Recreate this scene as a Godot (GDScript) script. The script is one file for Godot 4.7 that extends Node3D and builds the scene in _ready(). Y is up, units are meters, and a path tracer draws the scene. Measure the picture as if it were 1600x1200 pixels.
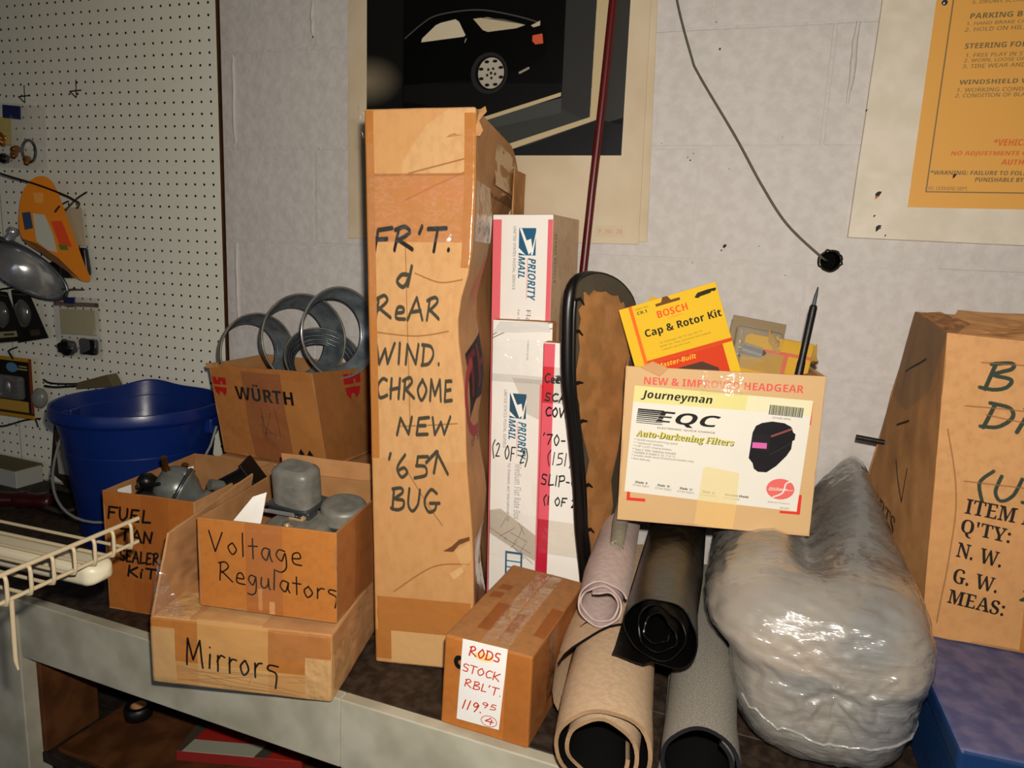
extends Node3D

# ---------------------------------------------------------------- state
var rng := RandomNumberGenerator.new()
var names := {}
var M := {}          # shared materials
var T := {}          # shared images / textures
var fbm := FastNoiseLite.new()

func _ready() -> void:
	rng.seed = 7
	fbm.seed = 3
	fbm.frequency = 1.0
	make_view()
	make_light()
	make_materials()
	make_room()
	make_workbench()
	make_pegboards()
	make_posters()
	make_wall_things()
	make_tall_carton()
	make_mailing_cartons()
	make_left_cartons()
	make_ring_carton()
	make_bucket()
	make_rods_carton()
	make_trim_board()
	make_helmet_carton()
	make_rolls()
	make_wrapped_bundle()
	make_right_side()
	make_wire_shelf()
	make_peg_items()
	make_under_bench()

func make_view() -> void:
	var cam := Camera3D.new()
	cam.name = "camera"
	cam.fov = 56.83
	cam.near = 0.05
	cam.far = 60.0
	cam.position = Vector3(0.911, 1.545, 1.389)
	cam.rotation = Vector3(-0.1798, 0.3069, 0.0441)
	add_child(cam)
	cam.current = true

func make_light() -> void:
	var sky_mat := ProceduralSkyMaterial.new()
	sky_mat.sky_top_color = Color(0.62, 0.72, 0.90)
	sky_mat.sky_horizon_color = Color(0.86, 0.89, 0.95)
	sky_mat.ground_horizon_color = Color(0.45, 0.44, 0.42)
	sky_mat.ground_bottom_color = Color(0.30, 0.29, 0.28)
	sky_mat.sun_angle_max = 0.0
	var sky := Sky.new()
	sky.sky_material = sky_mat
	var env := Environment.new()
	env.background_mode = Environment.BG_SKY
	env.sky = sky
	env.background_energy_multiplier = 1.2
	env.tonemap_mode = Environment.TONE_MAPPER_LINEAR
	env.tonemap_exposure = 1.0
	env.sdfgi_enabled = true
	env.ssao_enabled = true
	env.ssil_enabled = true
	var we := WorldEnvironment.new()
	we.name = "surroundings"
	we.environment = env
	add_child(we)
	# the flash of the camera, a little above and to the right of its lens
	var flash := SpotLight3D.new()
	flash.name = "camera_flash"
	var b := Basis.from_euler(Vector3(-0.1798, 0.3069, 0.0441))
	flash.position = Vector3(0.911, 1.545, 1.389) + b * Vector3(0.022, 0.06, -0.01)
	flash.rotation = Vector3(-0.17, 0.24, 0.0441)
	flash.spot_angle = 80.0
	flash.spot_angle_attenuation = 1.0
	flash.spot_range = 20.0
	flash.spot_attenuation = 2.0
	flash.light_color = Color(1.0, 0.96, 0.90)
	flash.light_energy = 1.52
	flash.light_size = 0.012
	flash.shadow_enabled = true
	add_child(flash)

# ---------------------------------------------------------------- naming
func numbered(called: String) -> String:
	if not names.has(called):
		names[called] = 0
		return called
	names[called] += 1
	return "%s_%03d" % [called, names[called]]

func tag(o, label := "", category := "", group := "", kind := ""):
	if label != "": o.set_meta("label", label)
	if category != "": o.set_meta("category", category)
	if group != "": o.set_meta("group", group)
	if kind != "": o.set_meta("kind", kind)
	return o

func thing(called: String, label: String, category: String, at := Vector3.ZERO, rot := Vector3.ZERO, group := "") -> Node3D:
	var o := Node3D.new()
	o.name = numbered(called)
	o.position = at
	o.rotation = rot
	add_child(o, true)
	tag(o, label, category, group)
	return o

func part(called: String, mesh: Mesh, mat, parent: Node = null) -> MeshInstance3D:
	var o := MeshInstance3D.new()
	if parent == null:
		parent = self
		o.name = numbered(called)
	else:
		var n := called
		var k := 0
		while parent.has_node(n):
			k += 1
			n = "%s_%03d" % [called, k]
		o.name = n
	o.mesh = mesh
	if mat is Array:
		for i in mini(mat.size(), mesh.get_surface_count()):
			o.set_surface_override_material(i, mat[i])
	elif mat != null:
		for i in mesh.get_surface_count():
			o.set_surface_override_material(i, mat)
	parent.add_child(o, true)
	return o

func xf(o: Node3D, at := Vector3.ZERO, rot := Vector3.ZERO) -> Node3D:
	o.position = at
	o.rotation = rot
	return o

# ---------------------------------------------------------------- meshes
class Geo:
	var v := PackedVector3Array()
	var n := PackedVector3Array()
	var u := PackedVector2Array()
	var ix := PackedInt32Array()
	func tri(a: Vector3, b: Vector3, c: Vector3, ua := Vector2.ZERO, ub := Vector2.ZERO, uc := Vector2.ZERO) -> void:
		# a, b, c counter-clockwise as seen from outside
		var nn := (b - a).cross(c - a).normalized()
		var k := v.size()
		v.append_array([a, b, c])
		n.append_array([nn, nn, nn])
		u.append_array([ua, ub, uc])
		ix.append_array([k, k + 2, k + 1])
	func quad(a: Vector3, b: Vector3, c: Vector3, d: Vector3, s := 1.0) -> void:
		var w := (b - a).length() * s
		var h := (d - a).length() * s
		tri(a, b, c, Vector2(0, h), Vector2(w, h), Vector2(w, 0))
		tri(a, c, d, Vector2(0, h), Vector2(w, 0), Vector2(0, 0))
	func quad1(a: Vector3, b: Vector3, c: Vector3, d: Vector3) -> void:
		tri(a, b, c, Vector2(0, 1), Vector2(1, 1), Vector2(1, 0))
		tri(a, c, d, Vector2(0, 1), Vector2(1, 0), Vector2(0, 0))
	func box(lo: Vector3, hi: Vector3) -> void:
		var p := []
		for k in 8:
			p.append(Vector3(hi.x if k & 1 else lo.x, hi.y if k & 2 else lo.y, hi.z if k & 4 else lo.z))
		quad(p[4], p[5], p[7], p[6]); quad(p[1], p[0], p[2], p[3])
		quad(p[0], p[4], p[6], p[2]); quad(p[5], p[1], p[3], p[7])
		quad(p[6], p[7], p[3], p[2]); quad(p[0], p[1], p[5], p[4])
	# a lattice of points (rows x cols), smooth; outside is to the left of row direction x column direction
	func sheet(rows: Array, close_cols := false, close_rows := false, flip := false, us := 1.0, vs := 1.0) -> void:
		var nr := rows.size()
		var nc: int = rows[0].size()
		var base := v.size()
		var er := nr if close_rows else nr - 1
		var ec := nc if close_cols else nc - 1
		var acc := PackedVector3Array()
		acc.resize(nr * nc)
		var quads := []
		for r in er:
			for c in ec:
				var i0 := r * nc + c
				var i1 := r * nc + (c + 1) % nc
				var i2 := ((r + 1) % nr) * nc + (c + 1) % nc
				var i3 := ((r + 1) % nr) * nc + c
				quads.append([i0, i1, i2, i3])
				var a: Vector3 = rows[r][c]
				var b: Vector3 = rows[r][(c + 1) % nc]
				var cc: Vector3 = rows[(r + 1) % nr][(c + 1) % nc]
				var d: Vector3 = rows[(r + 1) % nr][c]
				var nn := (cc - a).cross(d - b)
				if flip: nn = -nn
				acc[i0] += nn; acc[i1] += nn; acc[i2] += nn; acc[i3] += nn
		for r in nr:
			for c in nc:
				v.append(rows[r][c])
				n.append(acc[r * nc + c].normalized())
				u.append(Vector2(us * c / float(maxi(1, nc - (0 if close_cols else 1))), vs * r / float(maxi(1, nr - 1))))
		for q in quads:
			if flip:
				ix.append_array([base + q[0], base + q[1], base + q[2], base + q[0], base + q[2], base + q[3]])
			else:
				ix.append_array([base + q[0], base + q[2], base + q[1], base + q[0], base + q[3], base + q[2]])
	func fan(ring: Array, flip := false) -> void:
		var c := Vector3.ZERO
		for p in ring: c += p
		c /= ring.size()
		for k in ring.size():
			var a: Vector3 = ring[k]
			var b: Vector3 = ring[(k + 1) % ring.size()]
			if flip: tri(c, b, a)
			else: tri(c, a, b)
	func arrays() -> Array:
		var s := []
		s.resize(Mesh.ARRAY_MAX)
		s[Mesh.ARRAY_VERTEX] = v
		s[Mesh.ARRAY_NORMAL] = n
		s[Mesh.ARRAY_TEX_UV] = u
		s[Mesh.ARRAY_INDEX] = ix
		return s
	func add_to(m: ArrayMesh) -> ArrayMesh:
		if ix.size() > 0:
			m.add_surface_from_arrays(Mesh.PRIMITIVE_TRIANGLES, arrays())
		return m
	func mesh() -> ArrayMesh:
		return add_to(ArrayMesh.new())

# a box with rounded edges on eight corners (index = x + 2 y + 4 back); faces front, right, back, left, top, bottom are surfaces 0..5
class Hexa:
	var P := []
	var L := Vector3.ONE
	var r := 0.003
	var bulge := [0.0, 0.0, 0.0, 0.0, 0.0, 0.0]
	var rough := 0.0
	var noise: FastNoiseLite
	var off := Vector3.ZERO
	func _init(corners: Array, radius: float) -> void:
		P = corners
		r = radius
		L = Vector3(((P[1] - P[0]).length() + (P[3] - P[2]).length()) / 2, ((P[2] - P[0]).length() + (P[3] - P[1]).length()) / 2, ((P[4] - P[0]).length() + (P[7] - P[3]).length()) / 2)
	func cube(f: int, a: float, b: float) -> Vector3:
		match f:
			0: return Vector3(a, 1 - b, 0)
			1: return Vector3(1, 1 - b, a)
			2: return Vector3(1 - a, 1 - b, 1)
			3: return Vector3(0, 1 - b, 1 - a)
			4: return Vector3(a, 1, 1 - b)
		return Vector3(a, 0, b)
	func at(f: int, a: float, b: float, lift := 0.0) -> Vector3:
		var p := cube(f, a, b) * L
		var q := Vector3(clampf(p.x, r, L.x - r), clampf(p.y, r, L.y - r), clampf(p.z, r, L.z - r))
		var nn := (p - q).normalized()
		var m := sin(PI * a) * sin(PI * b)
		var d: float = bulge[f] * m
		if rough > 0.0 and noise:
			var e := minf(minf(a, 1 - a), minf(b, 1 - b))
			d += rough * noise.get_noise_3dv((p + off) * 14.0) * (0.35 + 0.65 * clampf(e * 8.0, 0, 1))
		p = (q + nn * (r + lift + d)) / L
		var x0: Vector3 = P[0].lerp(P[1], p.x)
		var x1: Vector3 = P[2].lerp(P[3], p.x)
		var x2: Vector3 = P[4].lerp(P[5], p.x)
		var x3: Vector3 = P[6].lerp(P[7], p.x)
		return x0.lerp(x1, p.y).lerp(x2.lerp(x3, p.y), p.z)
	func lines(len: float, seg: int) -> Array:
		var e := minf(0.45, r / len)
		var out := [0.0, e * 0.5, e]
		for k in range(1, seg):
			out.append(e + (1 - 2 * e) * k / seg)
		out.append_array([1 - e, 1 - e * 0.5, 1.0])
		return out
	func face(g: Geo, f: int, seg: int, us: Array, vs: Array, lift := 0.0) -> void:
		var base := g.v.size()
		var eps := 0.0012
		for b in vs:
			for a in us:
				var p := at(f, a, b, lift)
				var da := eps if a < 0.5 else -eps
				var db := eps if b < 0.5 else -eps
				var ta := (at(f, a + da, b, lift) - p) * signf(da)
				var tb := (at(f, a, b + db, lift) - p) * signf(db)
				g.v.append(p)
				g.n.append(tb.cross(ta).normalized())
				g.u.append(Vector2(a, b))
		var nc := us.size()
		for j in vs.size() - 1:
			for i in nc - 1:
				var k := base + j * nc + i
				g.ix.append_array([k, k + 1, k + nc + 1, k, k + nc + 1, k + nc])
	func dims(f: int) -> Vector2:
		return Vector2(L.x, L.y) if f in [0, 2] else Vector2(L.z, L.y) if f in [1, 3] else Vector2(L.x, L.z)
	func mesh(seg := 6) -> ArrayMesh:
		var m := ArrayMesh.new()
		for f in 6:
			var g := Geo.new()
			var d := dims(f)
			face(g, f, seg, lines(d.x, seg), lines(d.y, seg))
			g.add_to(m)
		return m
	# a thin patch that follows a face: tape, labels
	func patch(f: int, u0: float, v0: float, u1: float, v1: float, lift: float, seg := 8, ragged := 0.0) -> ArrayMesh:
		var g := Geo.new()
		var us := []
		var vs := []
		for k in seg + 1:
			us.append(lerpf(u0, u1, k / float(seg)))
			vs.append(lerpf(v0, v1, k / float(seg)))
		face(g, f, seg, us, vs, lift)
		for k in g.u.size():
			g.u[k] = Vector2((g.u[k].x - u0) / (u1 - u0), (g.u[k].y - v0) / (v1 - v0))
		return g.mesh()

func box8(w: float, h: float, d: float, o := Vector3.ZERO) -> Array:
	var p := []
	for k in 8:
		p.append(o + Vector3(w if k & 1 else 0.0, h if k & 2 else 0.0, -d if k & 4 else 0.0))
	return p

func hexa(corners: Array, r := 0.003, rough := 0.0, bulge := 0.0) -> Hexa:
	var h := Hexa.new(corners, r)
	h.rough = rough
	h.noise = fbm
	h.off = Vector3(rng.randf(), rng.randf(), rng.randf()) * 20.0
	for k in 6: h.bulge[k] = bulge
	return h

func block(lo: Vector3, hi: Vector3, r := 0.002, seg := 1) -> ArrayMesh:
	return hexa(box8(hi.x - lo.x, hi.y - lo.y, hi.z - lo.z, Vector3(lo.x, lo.y, hi.z)), r).mesh(seg)

# a slab whose outer face has corners a (bottom left), b (bottom right), c (top right), d (top left)
func slab(a: Vector3, b: Vector3, c: Vector3, d: Vector3, t := 0.004, rough := 0.0, bulge := 0.0) -> Hexa:
	var n := (b - a).cross(d - a).normalized() * t
	var h := hexa([a, b, d, c, a - n, b - n, d - n, c - n], minf(0.0015, t * 0.45), rough)
	h.bulge[0] = bulge
	return h

func lathe(profile: Array, seg := 40, close := false) -> ArrayMesh:
	var rows := []
	for p in profile:
		var ring := []
		for k in seg:
			var a := TAU * k / seg
			ring.append(Vector3(p.x * cos(a), p.y, -p.x * sin(a)))
		rows.append(ring)
	var g := Geo.new()
	g.sheet(rows, true, close, false)
	return g.mesh()

func curve_pts(pts: Array, n: int) -> Array:
	var out := []
	var m := pts.size() - 1
	for k in n + 1:
		var t := k * m / float(n)
		var i := mini(int(t), m - 1)
		var f := t - i
		var p0 = pts[maxi(i - 1, 0)]
		var p3 = pts[mini(i + 2, m)]
		out.append(pts[i].cubic_interpolate(pts[i + 1], p0, p3, f))
	return out

func tube(pts: Array, r, seg := 10, caps := true) -> ArrayMesh:
	var g := Geo.new()
	var rows := []
	var up := Vector3.UP
	if absf((pts[1] - pts[0]).normalized().dot(up)) > 0.9: up = Vector3.RIGHT
	for i in pts.size():
		var t: Vector3 = (pts[mini(i + 1, pts.size() - 1)] - pts[maxi(i - 1, 0)]).normalized()
		var s := t.cross(up).normalized()
		up = s.cross(t).normalized()
		var rad: float = r[i] if r is Array else r
		var ring := []
		for k in seg:
			var a := TAU * k / seg
			ring.append(pts[i] + (s * cos(a) + up * sin(a)) * rad)
		rows.append(ring)
	g.sheet(rows, true, false, true)
	if caps:
		g.fan(rows[0], false)
		g.fan(rows[-1], true)
	return g.mesh()

# plate with a bevelled outline in x, y; front at z = t, back at z = 0
func plate(outline: Array, t: float, bevel := 0.0006) -> ArrayMesh:
	var pts := PackedVector2Array(outline)
	if Geometry2D.is_polygon_clockwise(pts): pts.reverse()
	var inner := pts
	var off := Geometry2D.offset_polygon(pts, -bevel)
	var g := Geo.new()
	if off.size() == 1 and off[0].size() == pts.size(): inner = off[0]
	var tri := Geometry2D.triangulate_polygon(pts)
	for k in range(0, tri.size(), 3):
		var a := pts[tri[k]]
		var b := pts[tri[k + 1]]
		var c := pts[tri[k + 2]]
		if (b - a).cross(c - a) < 0:
			var s := b
			b = c
			c = s
		g.tri(Vector3(a.x, a.y, t), Vector3(b.x, b.y, t), Vector3(c.x, c.y, t), Vector2(a.x, -a.y), Vector2(b.x, -b.y), Vector2(c.x, -c.y))
		g.tri(Vector3(a.x, a.y, 0), Vector3(c.x, c.y, 0), Vector3(b.x, b.y, 0))
	for k in pts.size():
		var a := pts[k]
		var b := pts[(k + 1) % pts.size()]
		g.quad(Vector3(a.x, a.y, 0), Vector3(b.x, b.y, 0), Vector3(b.x, b.y, t), Vector3(a.x, a.y, t))
	return g.mesh()

func join(meshes: Array) -> ArrayMesh:
	# [mesh, transform] pairs into one surface
	var st := SurfaceTool.new()
	for p in meshes:
		for s in p[0].get_surface_count():
			st.append_from(p[0], s, p[1])
	return st.commit()

func xform(at: Vector3, rot := Vector3.ZERO, sc := Vector3.ONE) -> Transform3D:
	return Transform3D(Basis.from_euler(rot) * Basis.from_scale(sc), at)

# ---------------------------------------------------------------- drawing on surfaces (print, handwriting, grain)
func noise_img(w: int, h: int, freq: float, oct: int, sd: int, kind := FastNoiseLite.TYPE_SIMPLEX_SMOOTH) -> Image:
	var n := FastNoiseLite.new()
	n.noise_type = kind
	n.seed = sd
	n.frequency = freq
	n.fractal_octaves = oct
	return n.get_seamless_image(w, h)

func tex(im: Image) -> ImageTexture:
	var c := im.duplicate()
	c.convert(Image.FORMAT_RGB8)
	return ImageTexture.create_from_image(c)

func normal_from(im: Image, strength: float) -> ImageTexture:
	var c := im.duplicate()
	c.convert(Image.FORMAT_RGBA8)
	c.bump_map_to_normal_map(strength)
	c.convert(Image.FORMAT_RGB8)
	return ImageTexture.create_from_image(c)

# grey noise -> see-through tile of one colour, to be blended over print
func veil(src: Image, col: Color, lo: float, hi: float, most: float) -> Image:
	var o := Image.create(src.get_width(), src.get_height(), false, Image.FORMAT_RGBA8)
	for y in src.get_height():
		for x in src.get_width():
			var k := clampf((src.get_pixel(x, y).r - lo) / (hi - lo), 0, 1)
			o.set_pixel(x, y, Color(col.r, col.g, col.b, k * most))
	return o

class Cv:
	var im: Image
	var w: int
	var h: int
	var brushes := {}
	func _init(ww: int, hh: int, col: Color) -> void:
		w = ww
		h = hh
		im = Image.create(w, h, false, Image.FORMAT_RGBA8)
		im.fill(col)
	func lay(tile: Image) -> void:
		var tw := tile.get_width()
		var th := tile.get_height()
		for y in range(0, h, th):
			for x in range(0, w, tw):
				im.blend_rect(tile, Rect2i(0, 0, tw, th), Vector2i(x, y))
	func rect(u0: float, v0: float, u1: float, v1: float, col: Color) -> void:
		var r := Rect2i(int(u0 * w), int(v0 * h), maxi(1, int((u1 - u0) * w)), maxi(1, int((v1 - v0) * h)))
		r = r.intersection(Rect2i(0, 0, w, h))
		if r.size.x < 1 or r.size.y < 1: return
		if col.a > 0.99: im.fill_rect(r, col)
		else:
			var s := Image.create(r.size.x, r.size.y, false, Image.FORMAT_RGBA8)
			s.fill(col)
			im.blend_rect(s, Rect2i(Vector2i.ZERO, r.size), r.position)
	func brush(rad: float, col: Color) -> Image:
		var key := [int(rad * 2), col]
		if not brushes.has(key):
			var n := int(ceil(rad)) * 2 + 3
			var b := Image.create(n, n, false, Image.FORMAT_RGBA8)
			for y in n:
				for x in n:
					var d := Vector2(x - (n - 1) / 2.0, y - (n - 1) / 2.0).length()
					b.set_pixel(x, y, Color(col.r, col.g, col.b, col.a * clampf(rad - d + 0.5, 0, 1)))
			brushes[key] = b
		return brushes[key]
	func stroke(pts: Array, rad: float, col: Color) -> void:   # points in pixels
		var b := brush(rad, col)
		var hb := b.get_width() / 2.0
		for i in pts.size() - 1:
			var n := maxi(1, int(pts[i].distance_to(pts[i + 1]) / maxf(0.6, rad * 0.45)))
			for k in n:
				var p: Vector2 = pts[i].lerp(pts[i + 1], k / float(n))
				im.blend_rect(b, Rect2i(0, 0, b.get_width(), b.get_height()), Vector2i(int(p.x - hb), int(p.y - hb)))
		var q: Vector2 = pts[-1]
		im.blend_rect(b, Rect2i(0, 0, b.get_width(), b.get_height()), Vector2i(int(q.x - hb), int(q.y - hb)))
	func poly(pts: Array, col: Color) -> void:   # points in u, v
		var q := []
		var lo := INF
		var hi := -INF
		for p in pts:
			q.append(Vector2(p.x * w, p.y * h))
			lo = minf(lo, p.y * h)
			hi = maxf(hi, p.y * h)
		fill(q, lo, hi, col)
	func fill(q: Array, lo: float, hi: float, col: Color) -> void:
		for y in range(maxi(0, int(floor(lo))), mini(h, int(ceil(hi)) + 1)):
			var yc := y + 0.5
			var xs := []
			for i in q.size():
				var a: Vector2 = q[i]
				var b: Vector2 = q[(i + 1) % q.size()]
				if (a.y <= yc) != (b.y <= yc):
					xs.append(a.x + (b.x - a.x) * (yc - a.y) / (b.y - a.y))
			xs.sort()
			for i in range(0, xs.size() - 1, 2):
				var x0 := clampi(int(round(xs[i])), 0, w)
				var x1 := clampi(int(round(xs[i + 1])), 0, w)
				if x1 > x0:
					if col.a > 0.99: im.fill_rect(Rect2i(x0, y, x1 - x0, 1), col)
					else:
						for x in range(x0, x1): im.set_pixel(x, y, im.get_pixel(x, y).blend(Color(col, col.a)))
	func ellipse(cu: float, cv: float, ru: float, rv: float, col: Color, a0 := 0.0) -> void:
		var pts := []
		for k in 40:
			pts.append(Vector2(cu + ru * cos(TAU * k / 40 + a0), cv + rv * sin(TAU * k / 40 + a0)))
		poly(pts, col)
	# printed words: the box of the letters is laid on o (top left), ex (to top right), ey (to bottom left), in u, v
	func words(s: String, o: Vector2, ex: Vector2, ey: Vector2, col: Color, bold := 400, serif := false, slant := 0.0) -> void:
		var f := SystemFont.new()
		f.font_names = PackedStringArray(["Droid Serif" if serif else "Droid Sans"])
		f.font_weight = bold
		var t := TextMesh.new()
		t.text = s
		t.font = f
		t.font_size = 64
		t.pixel_size = 0.01
		t.depth = 0.0
		t.curve_step = 1.0
		var a := t.get_mesh_arrays()
		if a.is_empty() or a[Mesh.ARRAY_VERTEX] == null: return
		var vv: PackedVector3Array = a[Mesh.ARRAY_VERTEX]
		var ii = a[Mesh.ARRAY_INDEX]
		var lo := Vector2(INF, INF)
		var hi := -lo
		var q := []
		for p in vv:
			var z := Vector2(p.x + p.y * slant, p.y)
			q.append(z)
			lo = lo.min(z)
			hi = hi.max(z)
		var sz := hi - lo
		var sc := Vector2(w, h)
		for k in q.size():
			var uu: float = (q[k].x - lo.x) / sz.x
			var ww: float = (hi.y - q[k].y) / sz.y
			q[k] = (o + ex * uu + ey * ww) * sc
		var cnt: int = ii.size() if ii != null and ii.size() > 0 else q.size()
		for k in range(0, cnt - 2, 3):
			var t3 := [q[ii[k]], q[ii[k + 1]], q[ii[k + 2]]] if cnt != q.size() or (ii != null and ii.size() > 0) else [q[k], q[k + 1], q[k + 2]]
			fill(t3, minf(t3[0].y, minf(t3[1].y, t3[2].y)), maxf(t3[0].y, maxf(t3[1].y, t3[2].y)), col)
	func line(s: String, u0: float, v0: float, u1: float, v1: float, col: Color, bold := 400, serif := false, slant := 0.0) -> void:
		words(s, Vector2(u0, v0), Vector2(u1 - u0, 0), Vector2(0, v1 - v0), col, bold, serif, slant)
	func done(half := true) -> ImageTexture:
		var c: Image = im.duplicate()
		if half: c.resize(w / 2, h / 2, Image.INTERPOLATE_BILINEAR)
		c.convert(Image.FORMAT_RGB8)
		return ImageTexture.create_from_image(c)

# handwriting: every letter is drawn with a few strokes; x to the right, y down, 0..1 from cap line to base line
const PEN := {
	"A": [0.8, "!0,1 .42,0 .82,1", "!.15,.62 .68,.6"], "B": [0.75, "!.12,.02 .1,1", "0,.06 .5,0 .62,.2 .2,.47 .68,.55 .7,.85 .4,1 0,.97"],
	"C": [0.75, ".72,.1 .4,.02 .08,.45 .3,.95 .75,.85"], "D": [0.75, "!.1,.05 .08,1", "0,.05 .55,.1 .72,.5 .45,.92 0,1"],
	"E": [0.65, "!.6,.02 .1,.05 .05,1 .62,.95", "!.08,.5 .5,.48"], "F": [0.7, "!.75,.0 .15,.06 .08,1.02", "!.1,.5 .55,.46"],
	"G": [0.8, ".75,.12 .4,.0 .06,.5 .3,.98 .7,.9 .74,.6", "!.4,.58 .9,.58"], "H": [0.75, "!.1,0 .08,1", "!.7,0 .66,1", "!.08,.55 .68,.48"],
	"I": [0.25, "!.12,0 .1,1"], "K": [0.75, "!.1,0 .06,1", "!.72,.02 .12,.55 .75,1"], "L": [0.6, "!.12,0 .06,.98 .62,.9"],
	"M": [1.0, "!.05,1 .12,0 .45,.75 .8,0 .92,1"], "N": [0.8, "!.04,1 .12,.05 .62,.95 .72,0"], "O": [0.75, ".4,.02 .05,.5 .35,1 .7,.5 .4,.02"],
	"P": [0.65, "!.1,.05 .06,1", "0,.08 .55,.0 .62,.35 .1,.55"], "R": [0.85, "!.16,.05 .08,1", "0,.1 .45,-.05 .62,.2 .18,.55", "!.2,.52 .82,.95"],
	"S": [0.65, ".62,.08 .2,.05 .12,.4 .55,.6 .5,.95 .02,.92"], "T": [0.75, "!0,.03 .78,0", "!.4,.02 .34,1"], "U": [0.7, ".06,0 .05,.7 .3,1 .58,.7 .62,0"],
	"V": [0.75, "!0,0 .32,1 .72,.02"], "W": [1.0, "!0,.05 .22,1 .48,.3 .68,1 .98,.0"], "Y": [0.7, "!0,0 .32,.5", "!.7,0 .25,1"],
	"a": [0.6, ".5,.45 .2,.42 .05,.75 .3,1 .5,.5 .5,.8 .6,1"], "d": [0.6, ".5,.45 .2,.42 .05,.75 .3,1 .5,.6", "!.52,0 .5,1"], "e": [0.55, ".08,.72 .48,.65 .4,.42 .12,.5 .1,.9 .55,.95"],
	"f": [0.5, ".5,.1 .3,.0 .2,.3 .18,1", "!.0,.5 .42,.48"], "g": [0.6, ".5,.45 .2,.42 .05,.7 .3,.92 .5,.5 .5,1.2 .3,1.45 .0,1.4"], "i": [0.25, "!.12,.45 .12,1", "!.13,.2 .14,.22"], "l": [0.25, "!.14,-.1 .1,1"],
	"o": [0.55, ".3,.42 .05,.7 .25,1 .5,.75 .3,.42"], "r": [0.45, "!.1,.45 .1,1", ".1,.65 .25,.45 .48,.45"], "s": [0.55, ".65,.42 .2,.42 .15,.6 .55,.75 .5,1.3"],
	"t": [0.45, "!.24,.05 .2,1", "!.0,.45 .5,.4"], "u": [0.55, ".05,.45 .05,.85 .25,1 .45,.8 .48,.45 .5,.9 .6,1"],
	"0": [0.6, ".3,.02 .05,.5 .3,1 .55,.5 .3,.02"], "1": [0.3, "!.14,0 .1,1"], "2": [0.6, ".05,.2 .3,.0 .5,.25 .05,1", "!.05,1 .6,.92"],
	"4": [0.6, "!.4,0 .02,.62 .62,.6", "!.45,.25 .42,1"], "5": [0.6, "!.55,.02 .15,.05 .1,.45", ".1,.45 .5,.5 .5,.85 .05,1"],
	"6": [0.6, ".35,0 .05,.6 .25,1 .5,.8 .35,.55 .08,.75"], "9": [0.6, ".5,.2 .25,.02 .05,.3 .3,.5 .5,.2 .45,.7 .3,1"], "7": [0.55, "!0,.05 .55,.02 .2,1"],
	"&": [0.6, ".5,.3 .3,.2 .05,.7 .2,1 .5,.85", "!.5,.0 .5,1"], "'": [0.25, "!.15,-.05 .08,.2"], ".": [0.25, "!.1,.95 .13,.97"], "-": [0.45, "!.05,.55 .4,.52"], " ": [0.45],
	"(": [0.4, ".35,-.15 .05,.4 .3,1.15"], ")": [0.4, ".1,-.1 .35,.5 .1,1.15"], "^": [0.8, "!.0,.5 .4,0 .85,.9", "!.4,.05 .32,.9"],
}

func hand(c: Cv, s: String, u0: float, v0: float, u1: float, v1: float, rad: float, col: Color, slant := 0.08, rise := 0.0) -> void:
	var total := 0.0
	for ch in s: total += PEN[ch][0] + 0.18
	var x := 0.0
	for ch in s:
		var g = PEN[ch]
		for k in range(1, g.size()):
			var txt: String = g[k]
			var sharp := txt.begins_with("!")
			var pts := []
			for pr in txt.trim_prefix("!").split(" "):
				var xy := pr.split(",")
				var p := Vector2(float(xy[0]) + x, float(xy[1]))
				p += Vector2(rng.randf_range(-0.03, 0.03), rng.randf_range(-0.03, 0.03))
				p.x += (1.0 - p.y) * slant
				var uu := p.x / total
				pts.append(Vector2(lerpf(u0, u1, uu) * c.w, (lerpf(v0, v1, p.y) + rise * uu) * c.h))
			if not sharp and pts.size() > 2: pts = curve_pts(pts, pts.size() * 5)
			c.stroke(pts, rad, col)
		x += g[0] + 0.18

# ---------------------------------------------------------------- materials
func std(col: Color, rough := 0.7, spec := 0.5, metal := 0.0) -> StandardMaterial3D:
	var m := StandardMaterial3D.new()
	m.albedo_color = col
	m.roughness = rough
	m.metallic = metal
	m.metallic_specular = spec
	return m

func bump(m: StandardMaterial3D, t: Texture2D, depth: float, scale := 1.0, tri := true) -> StandardMaterial3D:
	m.heightmap_enabled = true
	m.heightmap_texture = t
	m.heightmap_scale = depth
	if tri:
		m.uv1_triplanar = true
		m.uv1_scale = Vector3.ONE * scale
	return m

func grain(m: StandardMaterial3D, t: Texture2D, scale := 1.0) -> StandardMaterial3D:
	m.albedo_texture = t
	m.uv1_triplanar = true
	m.uv1_scale = Vector3.ONE * scale
	return m

func film(a: float, rough := 0.08) -> StandardMaterial3D:
	var m := std(Color(0.95, 0.95, 0.92, a), rough, 0.5)
	m.transparency = BaseMaterial3D.TRANSPARENCY_ALPHA
	m.cull_mode = BaseMaterial3D.CULL_DISABLED
	m.normal_enabled = true
	m.normal_texture = T.crinkle
	m.normal_scale = 0.3
	m.uv1_triplanar = true
	m.uv1_scale = Vector3.ONE * 4.0
	return m

func two_tone(a: Color, b: Color, sd: int, freq: float, oct := 4, size := 256) -> ImageTexture:
	var n := noise_img(size, size, freq, oct, sd)
	var im := Image.create(size, size, false, Image.FORMAT_RGB8)
	for y in size:
		for x in size:
			im.set_pixel(x, y, a.lerp(b, clampf((n.get_pixel(x, y).r - 0.25) * 2.0, 0, 1)))
	return ImageTexture.create_from_image(im)

const KRAFT := Color(0.74, 0.545, 0.345)
const KRAFT_PALE := Color(0.775, 0.605, 0.415)

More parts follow.
